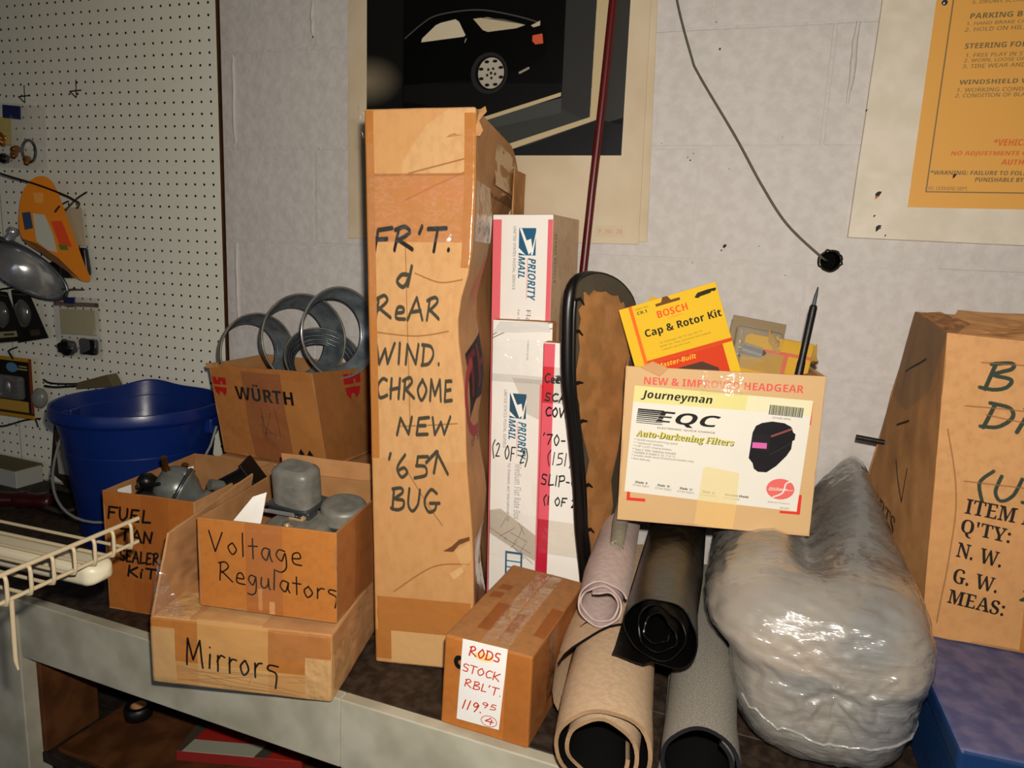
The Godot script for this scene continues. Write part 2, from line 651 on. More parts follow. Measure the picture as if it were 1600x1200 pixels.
func make_materials() -> void:
	var fine := noise_img(256, 256, 0.09, 3, 11)
	var mid := noise_img(256, 256, 0.02, 5, 12)
	T.fine = tex(fine)
	T.mid = tex(mid)
	T.crinkle = normal_from(noise_img(512, 512, 0.014, 4, 14, FastNoiseLite.TYPE_PERLIN), 14.0)
	T.weave = tex(noise_img(128, 128, 0.22, 2, 15))
	T.stain = veil(noise_img(256, 256, 0.012, 4, 16), Color(0.42, 0.26, 0.12), 0.45, 0.95, 0.12)
	T.fibre = veil(noise_img(256, 256, 0.16, 2, 17), Color(1.0, 0.88, 0.7), 0.5, 1.0, 0.16)
	T.dust = veil(noise_img(256, 256, 0.02, 5, 18), Color(0.45, 0.42, 0.38), 0.5, 0.95, 0.35)
	M.card = grain(std(Color.WHITE, 0.75, 0.35), two_tone(Color(0.735, 0.545, 0.36), Color(0.79, 0.60, 0.41), 21, 0.02), 3.0)
	M.card_old = grain(std(Color(0.93, 0.90, 0.88), 0.8, 0.3), M.card.albedo_texture, 3.0)
	M.card_in = grain(std(Color(0.86, 0.84, 0.82), 0.85, 0.25), M.card.albedo_texture, 3.0)
	M.tape = bump(std(Color(0.68, 0.445, 0.22), 0.2, 0.55), T.mid, 0.06, 6.0)
	M.tape_pale = bump(std(Color(0.80, 0.635, 0.43), 0.22, 0.5), T.mid, 0.05, 6.0)
	M.tape_clear = film(0.02, 0.12)
	M.paper = std(Color(0.93, 0.92, 0.90), 0.6, 0.4)
	M.black = bump(std(Color(0.035, 0.035, 0.04), 0.45, 0.5), T.mid, 0.05, 5.0)
	M.rubber = std(Color(0.03, 0.03, 0.034), 0.38, 0.5)
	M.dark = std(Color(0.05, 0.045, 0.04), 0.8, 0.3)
	M.chrome = std(Color(0.80, 0.81, 0.82), 0.22, 0.6, 0.75)
	M.steel = std(Color(0.42, 0.44, 0.46), 0.34, 0.5, 0.85)
	M.zinc = grain(std(Color.WHITE, 0.45, 0.5, 0.15), two_tone(Color(0.46, 0.45, 0.42), Color(0.52, 0.51, 0.48), 31, 0.02), 8.0)
	M.wire = std(Color(0.16, 0.145, 0.12), 0.4, 0.5, 0.6)
	M.white_plastic = std(Color(0.86, 0.83, 0.73), 0.35, 0.5)
	M.film = film(0.06)
	M.film_dull = film(0.06, 0.15)

func card_mat(t: Texture2D) -> StandardMaterial3D:
	var m := std(Color.WHITE, 0.72, 0.35)
	m.albedo_texture = t
	m.texture_repeat = false
	return m

func carton_canvas(w: int, h: int, col := KRAFT) -> Cv:
	var c := Cv.new(w, h, col)
	c.lay(T.fibre)
	c.lay(T.stain)
	return c

# the six faces of a carton: printed faces given by index, the rest plain board
func faces(prints: Dictionary, plain = null) -> Array:
	var out := []
	for f in 6: out.append(prints[f] if prints.has(f) else (plain if plain != null else M.card))
	return out

# ---------------------------------------------------------------- the room
func make_room() -> void:
	var paint := bump(std(Color(0.80, 0.785, 0.775), 0.6, 0.35), T.mid, 0.11, 6.0)
	paint.detail_enabled = true
	paint.detail_albedo = two_tone(Color(1, 1, 1), Color(0.965, 0.96, 0.955), 41, 0.02)
	paint.detail_blend_mode = BaseMaterial3D.BLEND_MODE_MUL
	M.wall_paint = paint
	var joint := bump(std(Color(0.775, 0.76, 0.75), 0.6, 0.4), T.mid, 0.15, 9.0)
	var plain := bump(std(Color(0.68, 0.67, 0.65), 0.8, 0.3), T.mid, 0.1, 3.0)
	var wall := Node3D.new()
	wall.name = "wall_back"
	add_child(wall, true)
	tag(wall, "", "", "", "structure")
	# mortar bed behind the blocks, drilled through where the cable enters
	var hole_at := Vector3(1.052, 1.559, 0)
	var bed := CSGBox3D.new()
	bed.name = "mortar"
	bed.size = Vector3(5.4, 2.7, 0.2)
	bed.position = Vector3(0.6, 1.35, -0.1008)
	bed.material = joint
	wall.add_child(bed, true)
	var dark := std(Color(0.03, 0.028, 0.026), 0.9, 0.2)
	drill(bed, hole_at - bed.position, dark, 0.14, 0.017)
	# painted blocks in running bond
	var kinds := []
	for k in 4:
		kinds.append(hexa(box8(0.4014, 0.1982, 0.02), 0.0022, 0.0010).mesh(8))
	var halves := hexa(box8(0.1982, 0.1982, 0.02), 0.0022, 0.0010).mesh(6)
	for row in 9:
		var y0 := 0.7370 + row * 0.2032
		var odd := row % 2 == 1      # row whose joints fall on odd multiples of half a block
		for col in range(-3, 5):
			var x0: float = col * 0.4064 + (0.2032 if odd else 0.0)
			var c := Vector3(x0 + 0.0025, y0 + 0.0025, 0)
			if hole_at.x > x0 - 0.02 and hole_at.x < x0 + 0.42 and hole_at.y > y0 - 0.03 and hole_at.y < y0 + 0.23:
				var cb := CSGBox3D.new()
				cb.name = "block"
				cb.size = Vector3(0.4014, 0.1982, 0.02)
				cb.position = c + cb.size * Vector3(0.5, 0.5, -0.5)
				cb.material = paint
				wall.add_child(cb, true)
				drill(cb, hole_at - cb.position, dark, 0.05, 0.017)
				continue
			var b := part("block", kinds[rng.randi() % 4], paint, wall)
			b.position = c + Vector3(0, 0, rng.randf_range(-0.0006, 0.0006))
	# beads of paint and caulk that run down some joints
	for d in [[-0.205, 1.945, 1.765], [-0.209, 1.541, 1.37], [1.05, 1.955, 1.825], [-0.003, 2.05, 1.98]]:
		var pts := []
		var rad := []
		for k in 9:
			pts.append(Vector3(d[0] + rng.randf_range(-0.0015, 0.0015), lerpf(d[1], d[2], k / 8.0), 0.0005))
			rad.append(0.0022 + 0.0022 * sin(PI * k / 8.0) + rng.randf() * 0.0012)
		part("paint_bead", tube(pts, rad, 8), paint, wall)
	# broken, dirty rim of the cable hole
	var rim := []
	for k in 26:
		var a := TAU * k / 26
		var rr := 0.0172 + rng.randf() * 0.003
		rim.append(hole_at + Vector3(cos(a) * rr, sin(a) * rr, 0.0006))
	rim.append(rim[0])
	part("hole_rim", tube(rim, 0.0022, 6, false), std(Color(0.16, 0.145, 0.11), 0.9, 0.2), wall)
	# soot marks: little chips of dirt on the paint
	var dirt := std(Color(0.30, 0.27, 0.23), 0.9, 0.2)
	var marks := []
	var chip := SphereMesh.new()
	chip.radius = 0.001
	chip.height = 0.002
	chip.radial_segments = 8
	chip.rings = 4
	for p in [[0.83, 1.92, 2.2], [0.82, 1.965, 1.2], [0.795, 1.73, 1.4], [0.79, 1.735, 1.0], [0.80, 1.742, 0.8], [0.865, 1.715, 1.0], [0.87, 1.578, 2.6], [0.865, 1.57, 1.2], [0.815, 1.545, 0.9], [0.72, 1.78, 0.8], [0.74, 1.76, 0.7], [0.95, 1.77, 0.8], [-0.006, 1.99, 2.6], [-0.003, 1.978, 1.8], [-0.10, 1.73, 0.9], [0.98, 1.53, 0.9], [0.93, 1.58, 0.8], [0.62, 1.47, 1.2]]:
		marks.append([chip, xform(Vector3(p[0], p[1], 0.0004), Vector3(0, 0, rng.randf() * 6.0), Vector3(p[2], p[2] * rng.randf_range(0.7, 1.6), 0.5))])
	part("dirt_specks", join(marks), dirt, wall)
	# the rest of the garage, so that daylight comes in only through its door opening
	shell("floor", Vector3(-2.1, -0.12, -0.2), Vector3(3.3, 0.0, 5.2), bump(std(Color(0.36, 0.35, 0.33), 0.85, 0.3), T.mid, 0.1, 2.0))
	shell("ceiling", Vector3(-2.1, 2.7, -0.2), Vector3(3.3, 2.82, 5.2), plain)
	shell("wall_left", Vector3(-2.2, 0, -0.2), Vector3(-2.1, 2.7, 5.2), plain)
	shell("wall_right", Vector3(3.3, 0, -0.2), Vector3(3.4, 2.7, 5.2), plain)
	var front := Node3D.new()
	front.name = "wall_front"
	add_child(front, true)
	tag(front, "", "", "", "structure")
	part("wall_panel", block(Vector3(-2.1, 0, 5.05), Vector3(-1.2, 2.7, 5.2)), plain, front)
	part("wall_panel", block(Vector3(2.4, 0, 5.05), Vector3(3.3, 2.7, 5.2)), plain, front)
	part("lintel", block(Vector3(-1.2, 2.2, 5.05), Vector3(2.4, 2.7, 5.2)), plain, front)

func drill(o: CSGBox3D, at: Vector3, m: Material, deep: float, r: float) -> void:
	var c := CSGCylinder3D.new()
	c.name = "bore"
	c.operation = CSGShape3D.OPERATION_SUBTRACTION
	c.radius = r
	c.height = deep
	c.sides = 22
	c.material = m
	c.rotation = Vector3(PI / 2, 0, 0)
	c.position = at
	o.add_child(c, true)

func shell(called: String, lo: Vector3, hi: Vector3, m: Material) -> void:
	var o := part(called, block(lo, hi, 0.002), m)
	tag(o, "", "", "", "structure")

# ---------------------------------------------------------------- workbench
func make_workbench() -> void:
	var t := thing("workbench", "old workbench with dark worn top and white painted front board, carrying all the boxes", "workbench", Vector3(0.1, 0, 0.555), Vector3(0, -0.058, 0))
	var top := bump(grain(std(Color.WHITE, 0.6, 0.35), two_tone(Color(0.16, 0.125, 0.10), Color(0.25, 0.205, 0.17), 51, 0.025), 3.0), T.mid, 0.08, 6.0)
	var white := grain(std(Color.WHITE, 0.55, 0.4), two_tone(Color(0.66, 0.645, 0.57), Color(0.76, 0.745, 0.675), 52, 0.015), 2.0)
	bump(white, T.mid, 0.06, 2.0)
	M.bench_white = white
	var ply := grain(std(Color.WHITE, 0.7, 0.3), two_tone(Color(0.30, 0.17, 0.085), Color(0.40, 0.245, 0.13), 53, 0.02), Vector3.ONE.x * 2.5)
	M.plywood = ply
	for k in 3:
		var z0 := -0.020 - (k + 1) * 0.1475
		part("plank", hexa(box8(3.0, 0.028, 0.146, Vector3(-1.15, 0.872, z0 + 0.146)), 0.002).mesh(3), top, t)
	part("apron", hexa(box8(1.462, 0.112, 0.020, Vector3(-1.15, 0.789, 0.0)), 0.0022, 0.0008).mesh(10), white, t)
	part("apron", hexa(box8(1.536, 0.112, 0.020, Vector3(0.3125, 0.789, 0.0)), 0.0022, 0.0008).mesh(10), white, t)
	for x in [-1.12, -0.465, 0.9, 1.74]:
		part("leg", hexa(box8(0.095, 0.872 if x > -0.5 and x < 0 else 0.788, 0.045, Vector3(x, 0, 0.004 if x > -0.5 and x < 0 else -0.022)), 0.003, 0.0008).mesh(4), white, t)
		part("leg", hexa(box8(0.09, 0.872, 0.045, Vector3(x, 0, -0.405)), 0.003).mesh(2), white, t)
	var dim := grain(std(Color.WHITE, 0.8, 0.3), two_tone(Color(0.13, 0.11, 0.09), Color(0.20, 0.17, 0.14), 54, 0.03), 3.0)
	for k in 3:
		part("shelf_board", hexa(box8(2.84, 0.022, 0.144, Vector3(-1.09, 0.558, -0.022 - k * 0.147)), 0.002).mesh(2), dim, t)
	part("side_panel", block(Vector3(-0.378, 0.581, -0.135), Vector3(-0.36, 0.787, -0.024)), ply, t)

# ---------------------------------------------------------------- perforated board
func make_pegboards() -> void:
	var face := bump(std(Color(0.885, 0.88, 0.825), 0.42, 0.45), T.mid, 0.02, 4.0)
	var core := std(Color(0.20, 0.12, 0.07), 0.9, 0.2)
	var back := std(Color(0.045, 0.038, 0.032), 0.95, 0.1)
	for k in 2:
		var x1 := -0.2265 if k == 0 else -0.9042
		var x0 := -0.9032 if k == 0 else -1.40
		var t := thing("pegboard", ["large white perforated board with sawn brown right edge beside the block wall", "white perforated board left of the seam, behind the yellow and black light bulb card"][k], "pegboard", Vector3(0, 0, 0.027))
		var g := Geo.new()
		var hole := Geo.new()
		var cols := []
		var c := 0
		var x: float = -0.246 - (0.0 if k == 0 else 26 * 0.0254 + 0.0085)
		while x - 0.0127 > x0:
			cols.append(x)
			x -= 0.0254
		var ys := []
		for r in range(-8, 46): ys.append(2.052 - r * 0.0254)
		for ci in cols.size():
			for yy in ys:
				var l: float = x0 if ci == cols.size() - 1 else cols[ci] - 0.0127
				var rr: float = x1 if ci == 0 else cols[ci] + 0.0127
				peg_cell(g, hole, cols[ci], yy, l, rr, yy - 0.0127, yy + 0.0127)
		var ytop: float = ys[0] + 0.0127
		var ybot: float = ys[-1] - 0.0127
		part("face", g.mesh(), face, t)
		part("holes", hole.mesh(), core, t)
		# ragged sawn edge of brown hardboard
		var rows := []
		for j in 120:
			var yy := lerpf(ybot, ytop, j / 119.0)
			var w := 0.0012 + 0.0009 * sin(j * 1.9) + rng.randf() * 0.0007
			rows.append([Vector3(x1 - 0.0002, yy, 0.0002), Vector3(x1 + w, yy, -0.0006), Vector3(x1 + w, yy, -0.005), Vector3(x1 - 0.0002, yy, -0.0052)])
		var e := Geo.new()
		e.sheet(rows)
		part("sawn_edge", e.mesh(), std(Color(0.27, 0.16, 0.09), 0.9, 0.2), t)
		part("backing", block(Vector3(x0, ybot, -0.0085), Vector3(x1 - 0.001, ytop, -0.0058), 0.001), back, t)
		part("furring_strip", block(Vector3(x0 + 0.01, ybot, -0.0255), Vector3(x0 + 0.045, ytop, -0.0087), 0.001), core, t)
		part("furring_strip", block(Vector3(x1 - 0.045, ybot, -0.0255), Vector3(x1 - 0.010, ytop, -0.0087), 0.001), core, t)
		if k == 0:
			for m in [[-0.632, 1.880, 0.52], [-0.796, 1.872, 0.52], [-0.800, 1.597, 0.5]]:
				var w := 0.0016
				var mk := []
				for s in [[[-0.038, 0.0], [0.034, 0.004]], [[0.004, 0.05], [0.001, -0.028]], [[-0.036, 0.0], [0.001, -0.028]]]:
					var a := Vector3(m[0] + s[0][0] * m[2], m[1] + s[0][1] * m[2], 0.0003)
					var b := Vector3(m[0] + s[1][0] * m[2], m[1] + s[1][1] * m[2], 0.0003)
					var n := Vector3(-(b - a).y, (b - a).x, 0).normalized() * w
					var q := Geo.new()
					q.quad(a - n, b - n, b + n, a + n)
					mk.append([q.mesh(), Transform3D()])
				part("marker_numeral", join(mk), std(Color(0.12, 0.13, 0.14), 0.6, 0.3), t)

func peg_cell(g: Geo, hole: Geo, cx: float, cy: float, l: float, r: float, b: float, t: float) -> void:
	var rad := 0.0030
	var outer := [Vector3(r, cy, 0), Vector3(r, t, 0), Vector3(cx, t, 0), Vector3(l, t, 0), Vector3(l, cy, 0), Vector3(l, b, 0), Vector3(cx, b, 0), Vector3(r, b, 0)]
	var inner := []
	for k in 8: inner.append(Vector3(cx + rad * cos(TAU * k / 8), cy + rad * sin(TAU * k / 8), 0))
	var d := Vector3(0, 0, -0.0055)
	for k in 8:
		var j := (k + 1) % 8
		g.tri(inner[k], outer[k], outer[j])
		g.tri(inner[k], outer[j], inner[j])
		hole.quad(inner[j], inner[k], inner[k] + d, inner[j] + d)

# ---------------------------------------------------------------- tall carton
func deg(a: float, b: float, c: float) -> Vector3:
	return Vector3(deg_to_rad(a), deg_to_rad(b), deg_to_rad(c))

func tall_corners() -> Array:
	var p := box8(0.16, 0.837, 0.43)
	p[5].x = 0.128
	return p

class Warped extends Hexa:
	var kind := ""
	func at(f: int, a: float, b: float, lift := 0.0) -> Vector3:
		var p := super.at(f, a, b, lift)
		if kind == "tall":
			# the right front edge is pushed in half way up, the upper back corner is crushed
			var e := clampf(p.x / 0.16, 0, 1)
			var k := clampf(1.0 + p.z / 0.30, 0, 1)
			p.x -= 0.024 * exp(-pow((p.y - 0.545) / 0.10, 2.0)) * pow(e, 3.0) * k
			p.x -= 0.012 * exp(-pow((p.y - 0.36) / 0.12, 2.0)) * pow(e, 3.0) * k
			p.x += 0.006 * exp(-pow((p.y - 0.62) / 0.04, 2.0)) * pow(e, 3.0) * k
			p.x -= 0.036 * pow(e, 3.0) * smoothstep(0.10, 0.22, -p.z) * (1.0 - smoothstep(0.71, 0.76, p.y))
			var c := clampf((-p.z - 0.30) / 0.13, 0, 1) * clampf((p.y - 0.70) / 0.137, 0, 1)
			p.y -= 0.035 * c * c
			p.x += 0.006 * sin(p.y * 30.0) * clampf(-p.z / 0.1, 0, 1) * e
		return p

func marker(a := 0.9) -> Color:
	return Color(0.25, 0.23, 0.18, a)

func make_tall_carton() -> void:
	var t := thing("tall_carton", "tallest brown carton standing upright, taped, handwritten about front and rear window chrome", "box", Vector3(0.412, 0.9, 0.468), deg(-0.6, 9.0, 1.9))
	var h := Warped.new(tall_corners(), 0.004)
	h.kind = "tall"
	h.rough = 0.0016
	h.noise = fbm
	h.off = Vector3(3, 1, 2)
	var c := carton_canvas(640, 2048, KRAFT_PALE)
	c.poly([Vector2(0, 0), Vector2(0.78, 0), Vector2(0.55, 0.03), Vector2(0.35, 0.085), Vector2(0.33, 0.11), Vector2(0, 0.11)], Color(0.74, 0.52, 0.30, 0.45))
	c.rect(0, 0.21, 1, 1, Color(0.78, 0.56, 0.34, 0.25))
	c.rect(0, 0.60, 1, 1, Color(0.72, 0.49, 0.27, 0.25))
	for cr in [[[0.02, 0.372], [0.45, 0.378], [0.85, 0.368]], [[0.4, 0.105], [0.62, 0.095], [0.95, 0.08]], [[0.35, 0.15], [0.7, 0.12], [0.95, 0.10]], [[0.2, 0.855], [0.6, 0.80], [0.95, 0.79]], [[0.35, 0.62], [0.55, 0.68], [0.7, 0.72]], [[0.36, 0.21], [0.38, 0.36], [0.39, 0.55]], [[0.3, 0.54], [0.6, 0.535], [0.9, 0.53]], [[0.45, 0.27], [0.7, 0.285], [0.95, 0.28]]]:
		var q := []
		for p in cr: q.append(Vector2(p[0] * 640, p[1] * 2048))
		c.stroke(curve_pts(q, 20), 2.5, Color(0.52, 0.33, 0.16, 0.35))
	var ink := marker()
	c.rect(0, 0.105, 1, 0.218, Color(0.68, 0.40, 0.16, 0.62))
	c.rect(0, 0.105, 1, 0.109, Color(0.55, 0.33, 0.14, 0.5))
	hand(c, "FR'T.", 0.06, 0.195, 0.84, 0.232, 8, Color(0.10, 0.085, 0.07, 0.9), 0.12)
	hand(c, "d", 0.27, 0.258, 0.46, 0.293, 8, ink, 0.1)
	hand(c, "ReAR", 0.06, 0.312, 0.76, 0.35, 7, ink)
	hand(c, "WIND.", 0.06, 0.392, 0.76, 0.428, 7, ink)
	hand(c, "CHROME", 0.06, 0.454, 0.87, 0.49, 7, ink)
	hand(c, "NEW", 0.25, 0.524, 0.84, 0.556, 7, ink, 0.1, -0.006)
	hand(c, "'65", 0.14, 0.592, 0.60, 0.633, 7, ink)
	hand(c, "^", 0.54, 0.582, 0.80, 0.626, 8, ink)
	hand(c, "BUG", 0.19, 0.655, 0.68, 0.695, 7, ink)
	c.poly([Vector2(0.70, 0.768), Vector2(0.79, 0.757), Vector2(0.86, 0.744), Vector2(0.97, 0.737), Vector2(0.97, 0.744), Vector2(0.86, 0.754), Vector2(0.80, 0.768)], Color(0.34, 0.20, 0.10, 0.85))
	c.poly([Vector2(0.82, 0.766), Vector2(0.97, 0.748), Vector2(0.98, 0.78), Vector2(0.90, 0.80)], Color(0.80, 0.66, 0.46, 0.5))
	c.poly([Vector2(0.76, 0.81), Vector2(0.88, 0.795), Vector2(0.90, 0.805), Vector2(0.80, 0.822)], Color(0.90, 0.78, 0.6, 0.4))
	c.rect(0.42, 0.115, 0.9, 0.15, Color(0.85, 0.5, 0.4, 0.12))
	var s := carton_canvas(640, 1024, Color(0.76, 0.56, 0.37))
	s.rect(0.0, 0.18, 0.5, 0.26, Color(0.66, 0.56, 0.44, 0.5))
	s.poly([Vector2(0.12, 0.30), Vector2(0.30, 0.19), Vector2(0.38, 0.20), Vector2(0.22, 0.33)], Color(0.80, 0.36, 0.30, 0.5))
	s.poly([Vector2(0.05, 0.41), Vector2(0.48, 0.35), Vector2(0.48, 0.50), Vector2(0.16, 0.50), Vector2(0.08, 0.53)], Color(0.10, 0.06, 0.07))
	s.words("THIS", Vector2(0.06, 0.415), Vector2(0.40, -0.055), Vector2(0.01, 0.085), Color(0.42, 0.12, 0.16), 700)
	var arc := []
	for k in 14:
		var a := PI * (0.45 + 0.85 * k / 13.0)
		arc.append(Vector2((0.22 + 0.20 * cos(a)) * 640, (0.49 + 0.075 * sin(a)) * 1024))
	s.stroke(arc, 11, Color(0.66, 0.24, 0.27, 0.8))
	s.line("UP  SIDE", 0.10, 0.57, 0.34, 0.585, Color(0.35, 0.22, 0.16, 0.8), 700)
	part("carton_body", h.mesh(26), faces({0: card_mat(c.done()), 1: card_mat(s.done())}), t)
	part("tape", h.patch(0, 0.002, 0.105, 0.998, 0.218, 0.0006, 24), crinkled(M.tape_clear, 0.55, 2.5), t)
	part("tape", h.patch(1, 0.0, 0.115, 0.62, 0.215, 0.0006, 20), M.tape_clear, t)
	part("tape", h.patch(0, 0.0, 0.003, 0.085, 0.60, 0.0004, 16), M.tape, t)
	part("tape", h.patch(3, 0.75, 0.003, 1.0, 0.60, 0.0004, 12), M.tape, t)
	part("tape", h.patch(0, 0.90, 0.01, 1.0, 0.26, 0.0009, 14), M.tape, t)
	part("tape", h.patch(0, 0.0, 0.865, 1.0, 0.932, 0.0006, 16), M.tape, t)
	part("tape", h.patch(0, 0.17, 0.932, 1.0, 0.995, 0.0004, 14), M.tape_pale, t)
	part("tape", h.patch(0, 0.003, 0.932, 0.17, 0.99, 0.0004, 6), M.tape, t)
	part("tape", h.patch(1, 0.42, 0.02, 0.99, 0.10, 0.0006, 14), M.tape_pale, t)
	part("tape", h.patch(1, 0.62, 0.105, 0.99, 0.18, 0.0008, 14), M.tape_clear, t)
	part("tape", h.patch(1, 0.0, 0.75, 0.6, 0.93, 0.0005, 12), M.tape_clear, t)
	# crumpled, torn corner and a curl of tape
	var g := Geo.new()
	var rows := []
	for j in 7:
		var row := []
		for i in 7:
			var a := i / 6.0
			var b := j / 6.0
			row.append(Vector3(0.118 + 0.048 * a + 0.004 * sin(b * 9.0), 0.800 + 0.045 * b * (0.5 + a * 0.5) - 0.006 * absf(a - 0.6), 0.001 + 0.008 * sin(a * 7.0 + b * 5.0) * (0.3 + b) - 0.022 * b))
		rows.append(row)
	g.sheet(rows)
	part("torn_corner", g.mesh(), M.card, t)
	var g2 := Geo.new()
	rows = []
	for j in 6:
		var row := []
		for i in 5:
			row.append(Vector3(-0.001 - 0.011 * i / 4.0 * (0.4 + j * 0.12), 0.800 + 0.042 * j / 5.0, -0.004 + 0.004 * sin(i * 1.7 + j)))
		rows.append(row)
	g2.sheet(rows)
	part("tape_curl", g2.mesh(), M.tape_clear, t)
	# ragged flap along the top right edge
	for k in 2:
		var z0 := -0.10 - 0.16 * k
		var p := slab(Vector3(0.152, 0.822 - 0.012 * k, z0), Vector3(0.157, 0.812 - 0.02 * k, z0 - 0.15), Vector3(0.150, 0.846 - 0.03 * k, z0 - 0.145), Vector3(0.144, 0.842 - 0.008 * k, z0), 0.004, 0.004)
		part("ragged_edge", p.mesh(10), M.card_old, t)
	var p2 := slab(Vector3(0.16, 0.70, -0.33), Vector3(0.166, 0.69, -0.425), Vector3(0.170, 0.80, -0.425), Vector3(0.16, 0.80, -0.35), 0.003, 0.003)
	part("torn_flap", p2.mesh(8), M.card_old, t)

func crinkled(m: StandardMaterial3D, s: float, sc := 3.0) -> StandardMaterial3D:
	var c: StandardMaterial3D = m.duplicate()
	c.normal_enabled = true
	c.normal_texture = T.crinkle
	c.normal_scale = s
	c.uv1_triplanar = true
	c.uv1_scale = Vector3.ONE * sc
	return c

# ---------------------------------------------------------------- postal cartons
func postal_emblem(c: Cv, u0: float, v0: float, u1: float, v1: float, col: Color) -> void:
	# a square with a white eagle's head swept across it, turned a quarter to the right
	c.rect(u0, v0, u1, v1, col)
	var w := Color(0.95, 0.95, 0.93)
	var f := func(x: float, y: float) -> Vector2: return Vector2(lerpf(u0, u1, x), lerpf(v0, v1, y))
	c.poly([f.call(0.02, 0.0), f.call(0.16, 0.0), f.call(0.72, 0.86), f.call(0.60, 0.98)], w)
	c.poly([f.call(0.40, 0.46), f.call(0.72, 0.38), f.call(0.82, 0.80), f.call(0.70, 0.92)], w)
	c.poly([f.call(0.88, 0.5), f.call(1.0, 0.12), f.call(1.0, 0.3), f.call(0.84, 0.98), f.call(0.72, 0.98)], w)
	c.poly([f.call(0.0, 0.72), f.call(0.0, 0.9), f.call(0.5, 1.0), f.call(0.4, 0.97)], w)

func down(c: Cv, s: String, u_right: float, v0: float, u_left: float, v1: float, col: Color, bold := 400, slant := 0.0, serif := false) -> void:
	c.words(s, Vector2(u_right, v0), Vector2(0, v1 - v0), Vector2(u_left - u_right, 0), col, bold, serif, slant)

func make_mailing_cartons() -> void:
	var white := Color(0.92, 0.915, 0.90)
	var blue := Color(0.13, 0.36, 0.50)
	var red := Color(0.86, 0.30, 0.37)
	var grey := Color(0.45, 0.47, 0.50)
	# the tallest one, behind
	var a := thing("mailing_carton", "tallest white postal mailing carton with brown side, rising behind the other two", "box", Vector3(0.505, 0.9, 0.21), deg(0, -4, 1.3), "white postal mailing cartons")
	var c := Cv.new(512, 2048, white)
	c.lay(T.fibre)
	c.rect(0, 0.012, 0.155, 1, Color(0.90, 0.42, 0.46))
	c.rect(0.92, 0.012, 1, 1, Color(0.88, 0.40, 0.45))
	postal_emblem(c, 0.45, 0.032, 0.73, 0.096, blue)
	down(c, "PRIORITY", 0.74, 0.102, 0.61, 0.203, blue, 700, 0.25)
	c.rect(0.595, 0.104, 0.602, 0.2, red)
	down(c, "MAIL", 0.56, 0.098, 0.45, 0.150, blue, 700, 0.25)
	down(c, "UNITED STATES POSTAL SERVICE", 0.40, 0.028, 0.355, 0.178, grey)
	down(c, "Flat Rate", 0.68, 0.226, 0.60, 0.32, grey)
	down(c, "For Domestic and International Use", 0.49, 0.226, 0.455, 0.40, grey)
	var s := carton_canvas(512, 2048, Color(0.80, 0.68, 0.55))
	for k in 10: s.rect(0.16 + 0.055 * k, 0.05 + 0.004 * (k % 3), 0.172 + 0.055 * k, 0.13 + 0.008 * (k % 4), Color(0.55, 0.47, 0.38, 0.55))
	down(s, "PLEASE RECYCLE", 0.15, 0.045, 0.07, 0.16, Color(0.55, 0.47, 0.38), 700)
	var h := hexa(box8(0.110, 0.712, 0.15), 0.002, 0.0008)
	part("carton_body", h.mesh(12), faces({0: card_mat(c.done()), 1: card_mat(s.done())}, M.card_old), a)
	# the second one, in front, with taped crumpled top
	var b := thing("mailing_carton", "white postal mailing carton marked 2 of 2, taped and standing left of the narrow one", "box", Vector3(0.519, 0.9, 0.24), deg(0, 0, 1.3), "white postal mailing cartons")
	var d := Cv.new(512, 2048, white)
	d.lay(T.fibre)
	for q in [[[0.0, 0.05], [0.3, 0.022], [0.7, 0.016], [1.0, 0.0]], [[0.0, 0.06], [0.35, 0.03], [0.8, 0.026], [1.0, 0.02]]]:
		var pp := []
		for p in q: pp.append(Vector2(p[0] * 512, p[1] * 2048))
		d.stroke(curve_pts(pp, 20), 3, Color(0.45, 0.43, 0.38, 0.55))
	d.rect(0, 0.175, 1, 0.20, Color(0.6, 0.58, 0.55, 0.25))
	d.poly([Vector2(0.35, 0.185), Vector2(1, 0.185), Vector2(1, 0.33), Vector2(0.62, 0.30)], Color(0.62, 0.58, 0.52, 0.38))
	d.poly([Vector2(0, 0.64), Vector2(0.2, 0.63), Vector2(1, 0.73), Vector2(1, 0.81), Vector2(0.6, 0.78), Vector2(0, 0.72)], Color(0.60, 0.53, 0.44, 0.5))
	for k in 12:
		var y := 0.65 + rng.randf() * 0.12
		d.stroke([Vector2(rng.randf() * 400, y * 2048), Vector2(100 + rng.randf() * 400, (y + 0.02 + rng.randf() * 0.03) * 2048)], 2, Color(0.42, 0.38, 0.33, 0.35))
	d.rect(0.82, 0.20, 0.99, 1, Color(0.90, 0.45, 0.48))
	postal_emblem(d, 0.32, 0.236, 0.60, 0.318, Color(0.18, 0.32, 0.42))
	down(d, "PRIORITY", 0.61, 0.328, 0.47, 0.452, blue, 700, 0.25)
	d.rect(0.455, 0.33, 0.462, 0.45, red)
	down(d, "MAIL", 0.43, 0.321, 0.31, 0.389, blue, 700, 0.25)
	down(d, "UNITED STATES POSTAL SERVICE", 0.27, 0.226, 0.22, 0.42, grey)
	down(d, "Medium Flat Rate Box", 0.55, 0.471, 0.43, 0.66, Color(0.62, 0.63, 0.65))
	down(d, "For Domestic and International Use", 0.36, 0.471, 0.31, 0.67, grey)
	down(d, "* A few items may vary", 0.62, 0.06, 0.58, 0.125, grey)
	hand(d, "(2 OF 2)", 0.03, 0.402, 0.66, 0.450, 4, Color(0.07, 0.07, 0.08), 0.1, 0.02)
	d.rect(0.30, 0.776, 0.60, 0.90, blue)
	d.rect(0.33, 0.784, 0.57, 0.89, white)
	for k in 3: d.rect(0.33, 0.808 + 0.022 * k, 0.57, 0.813 + 0.022 * k, Color(0.25, 0.5, 0.62))
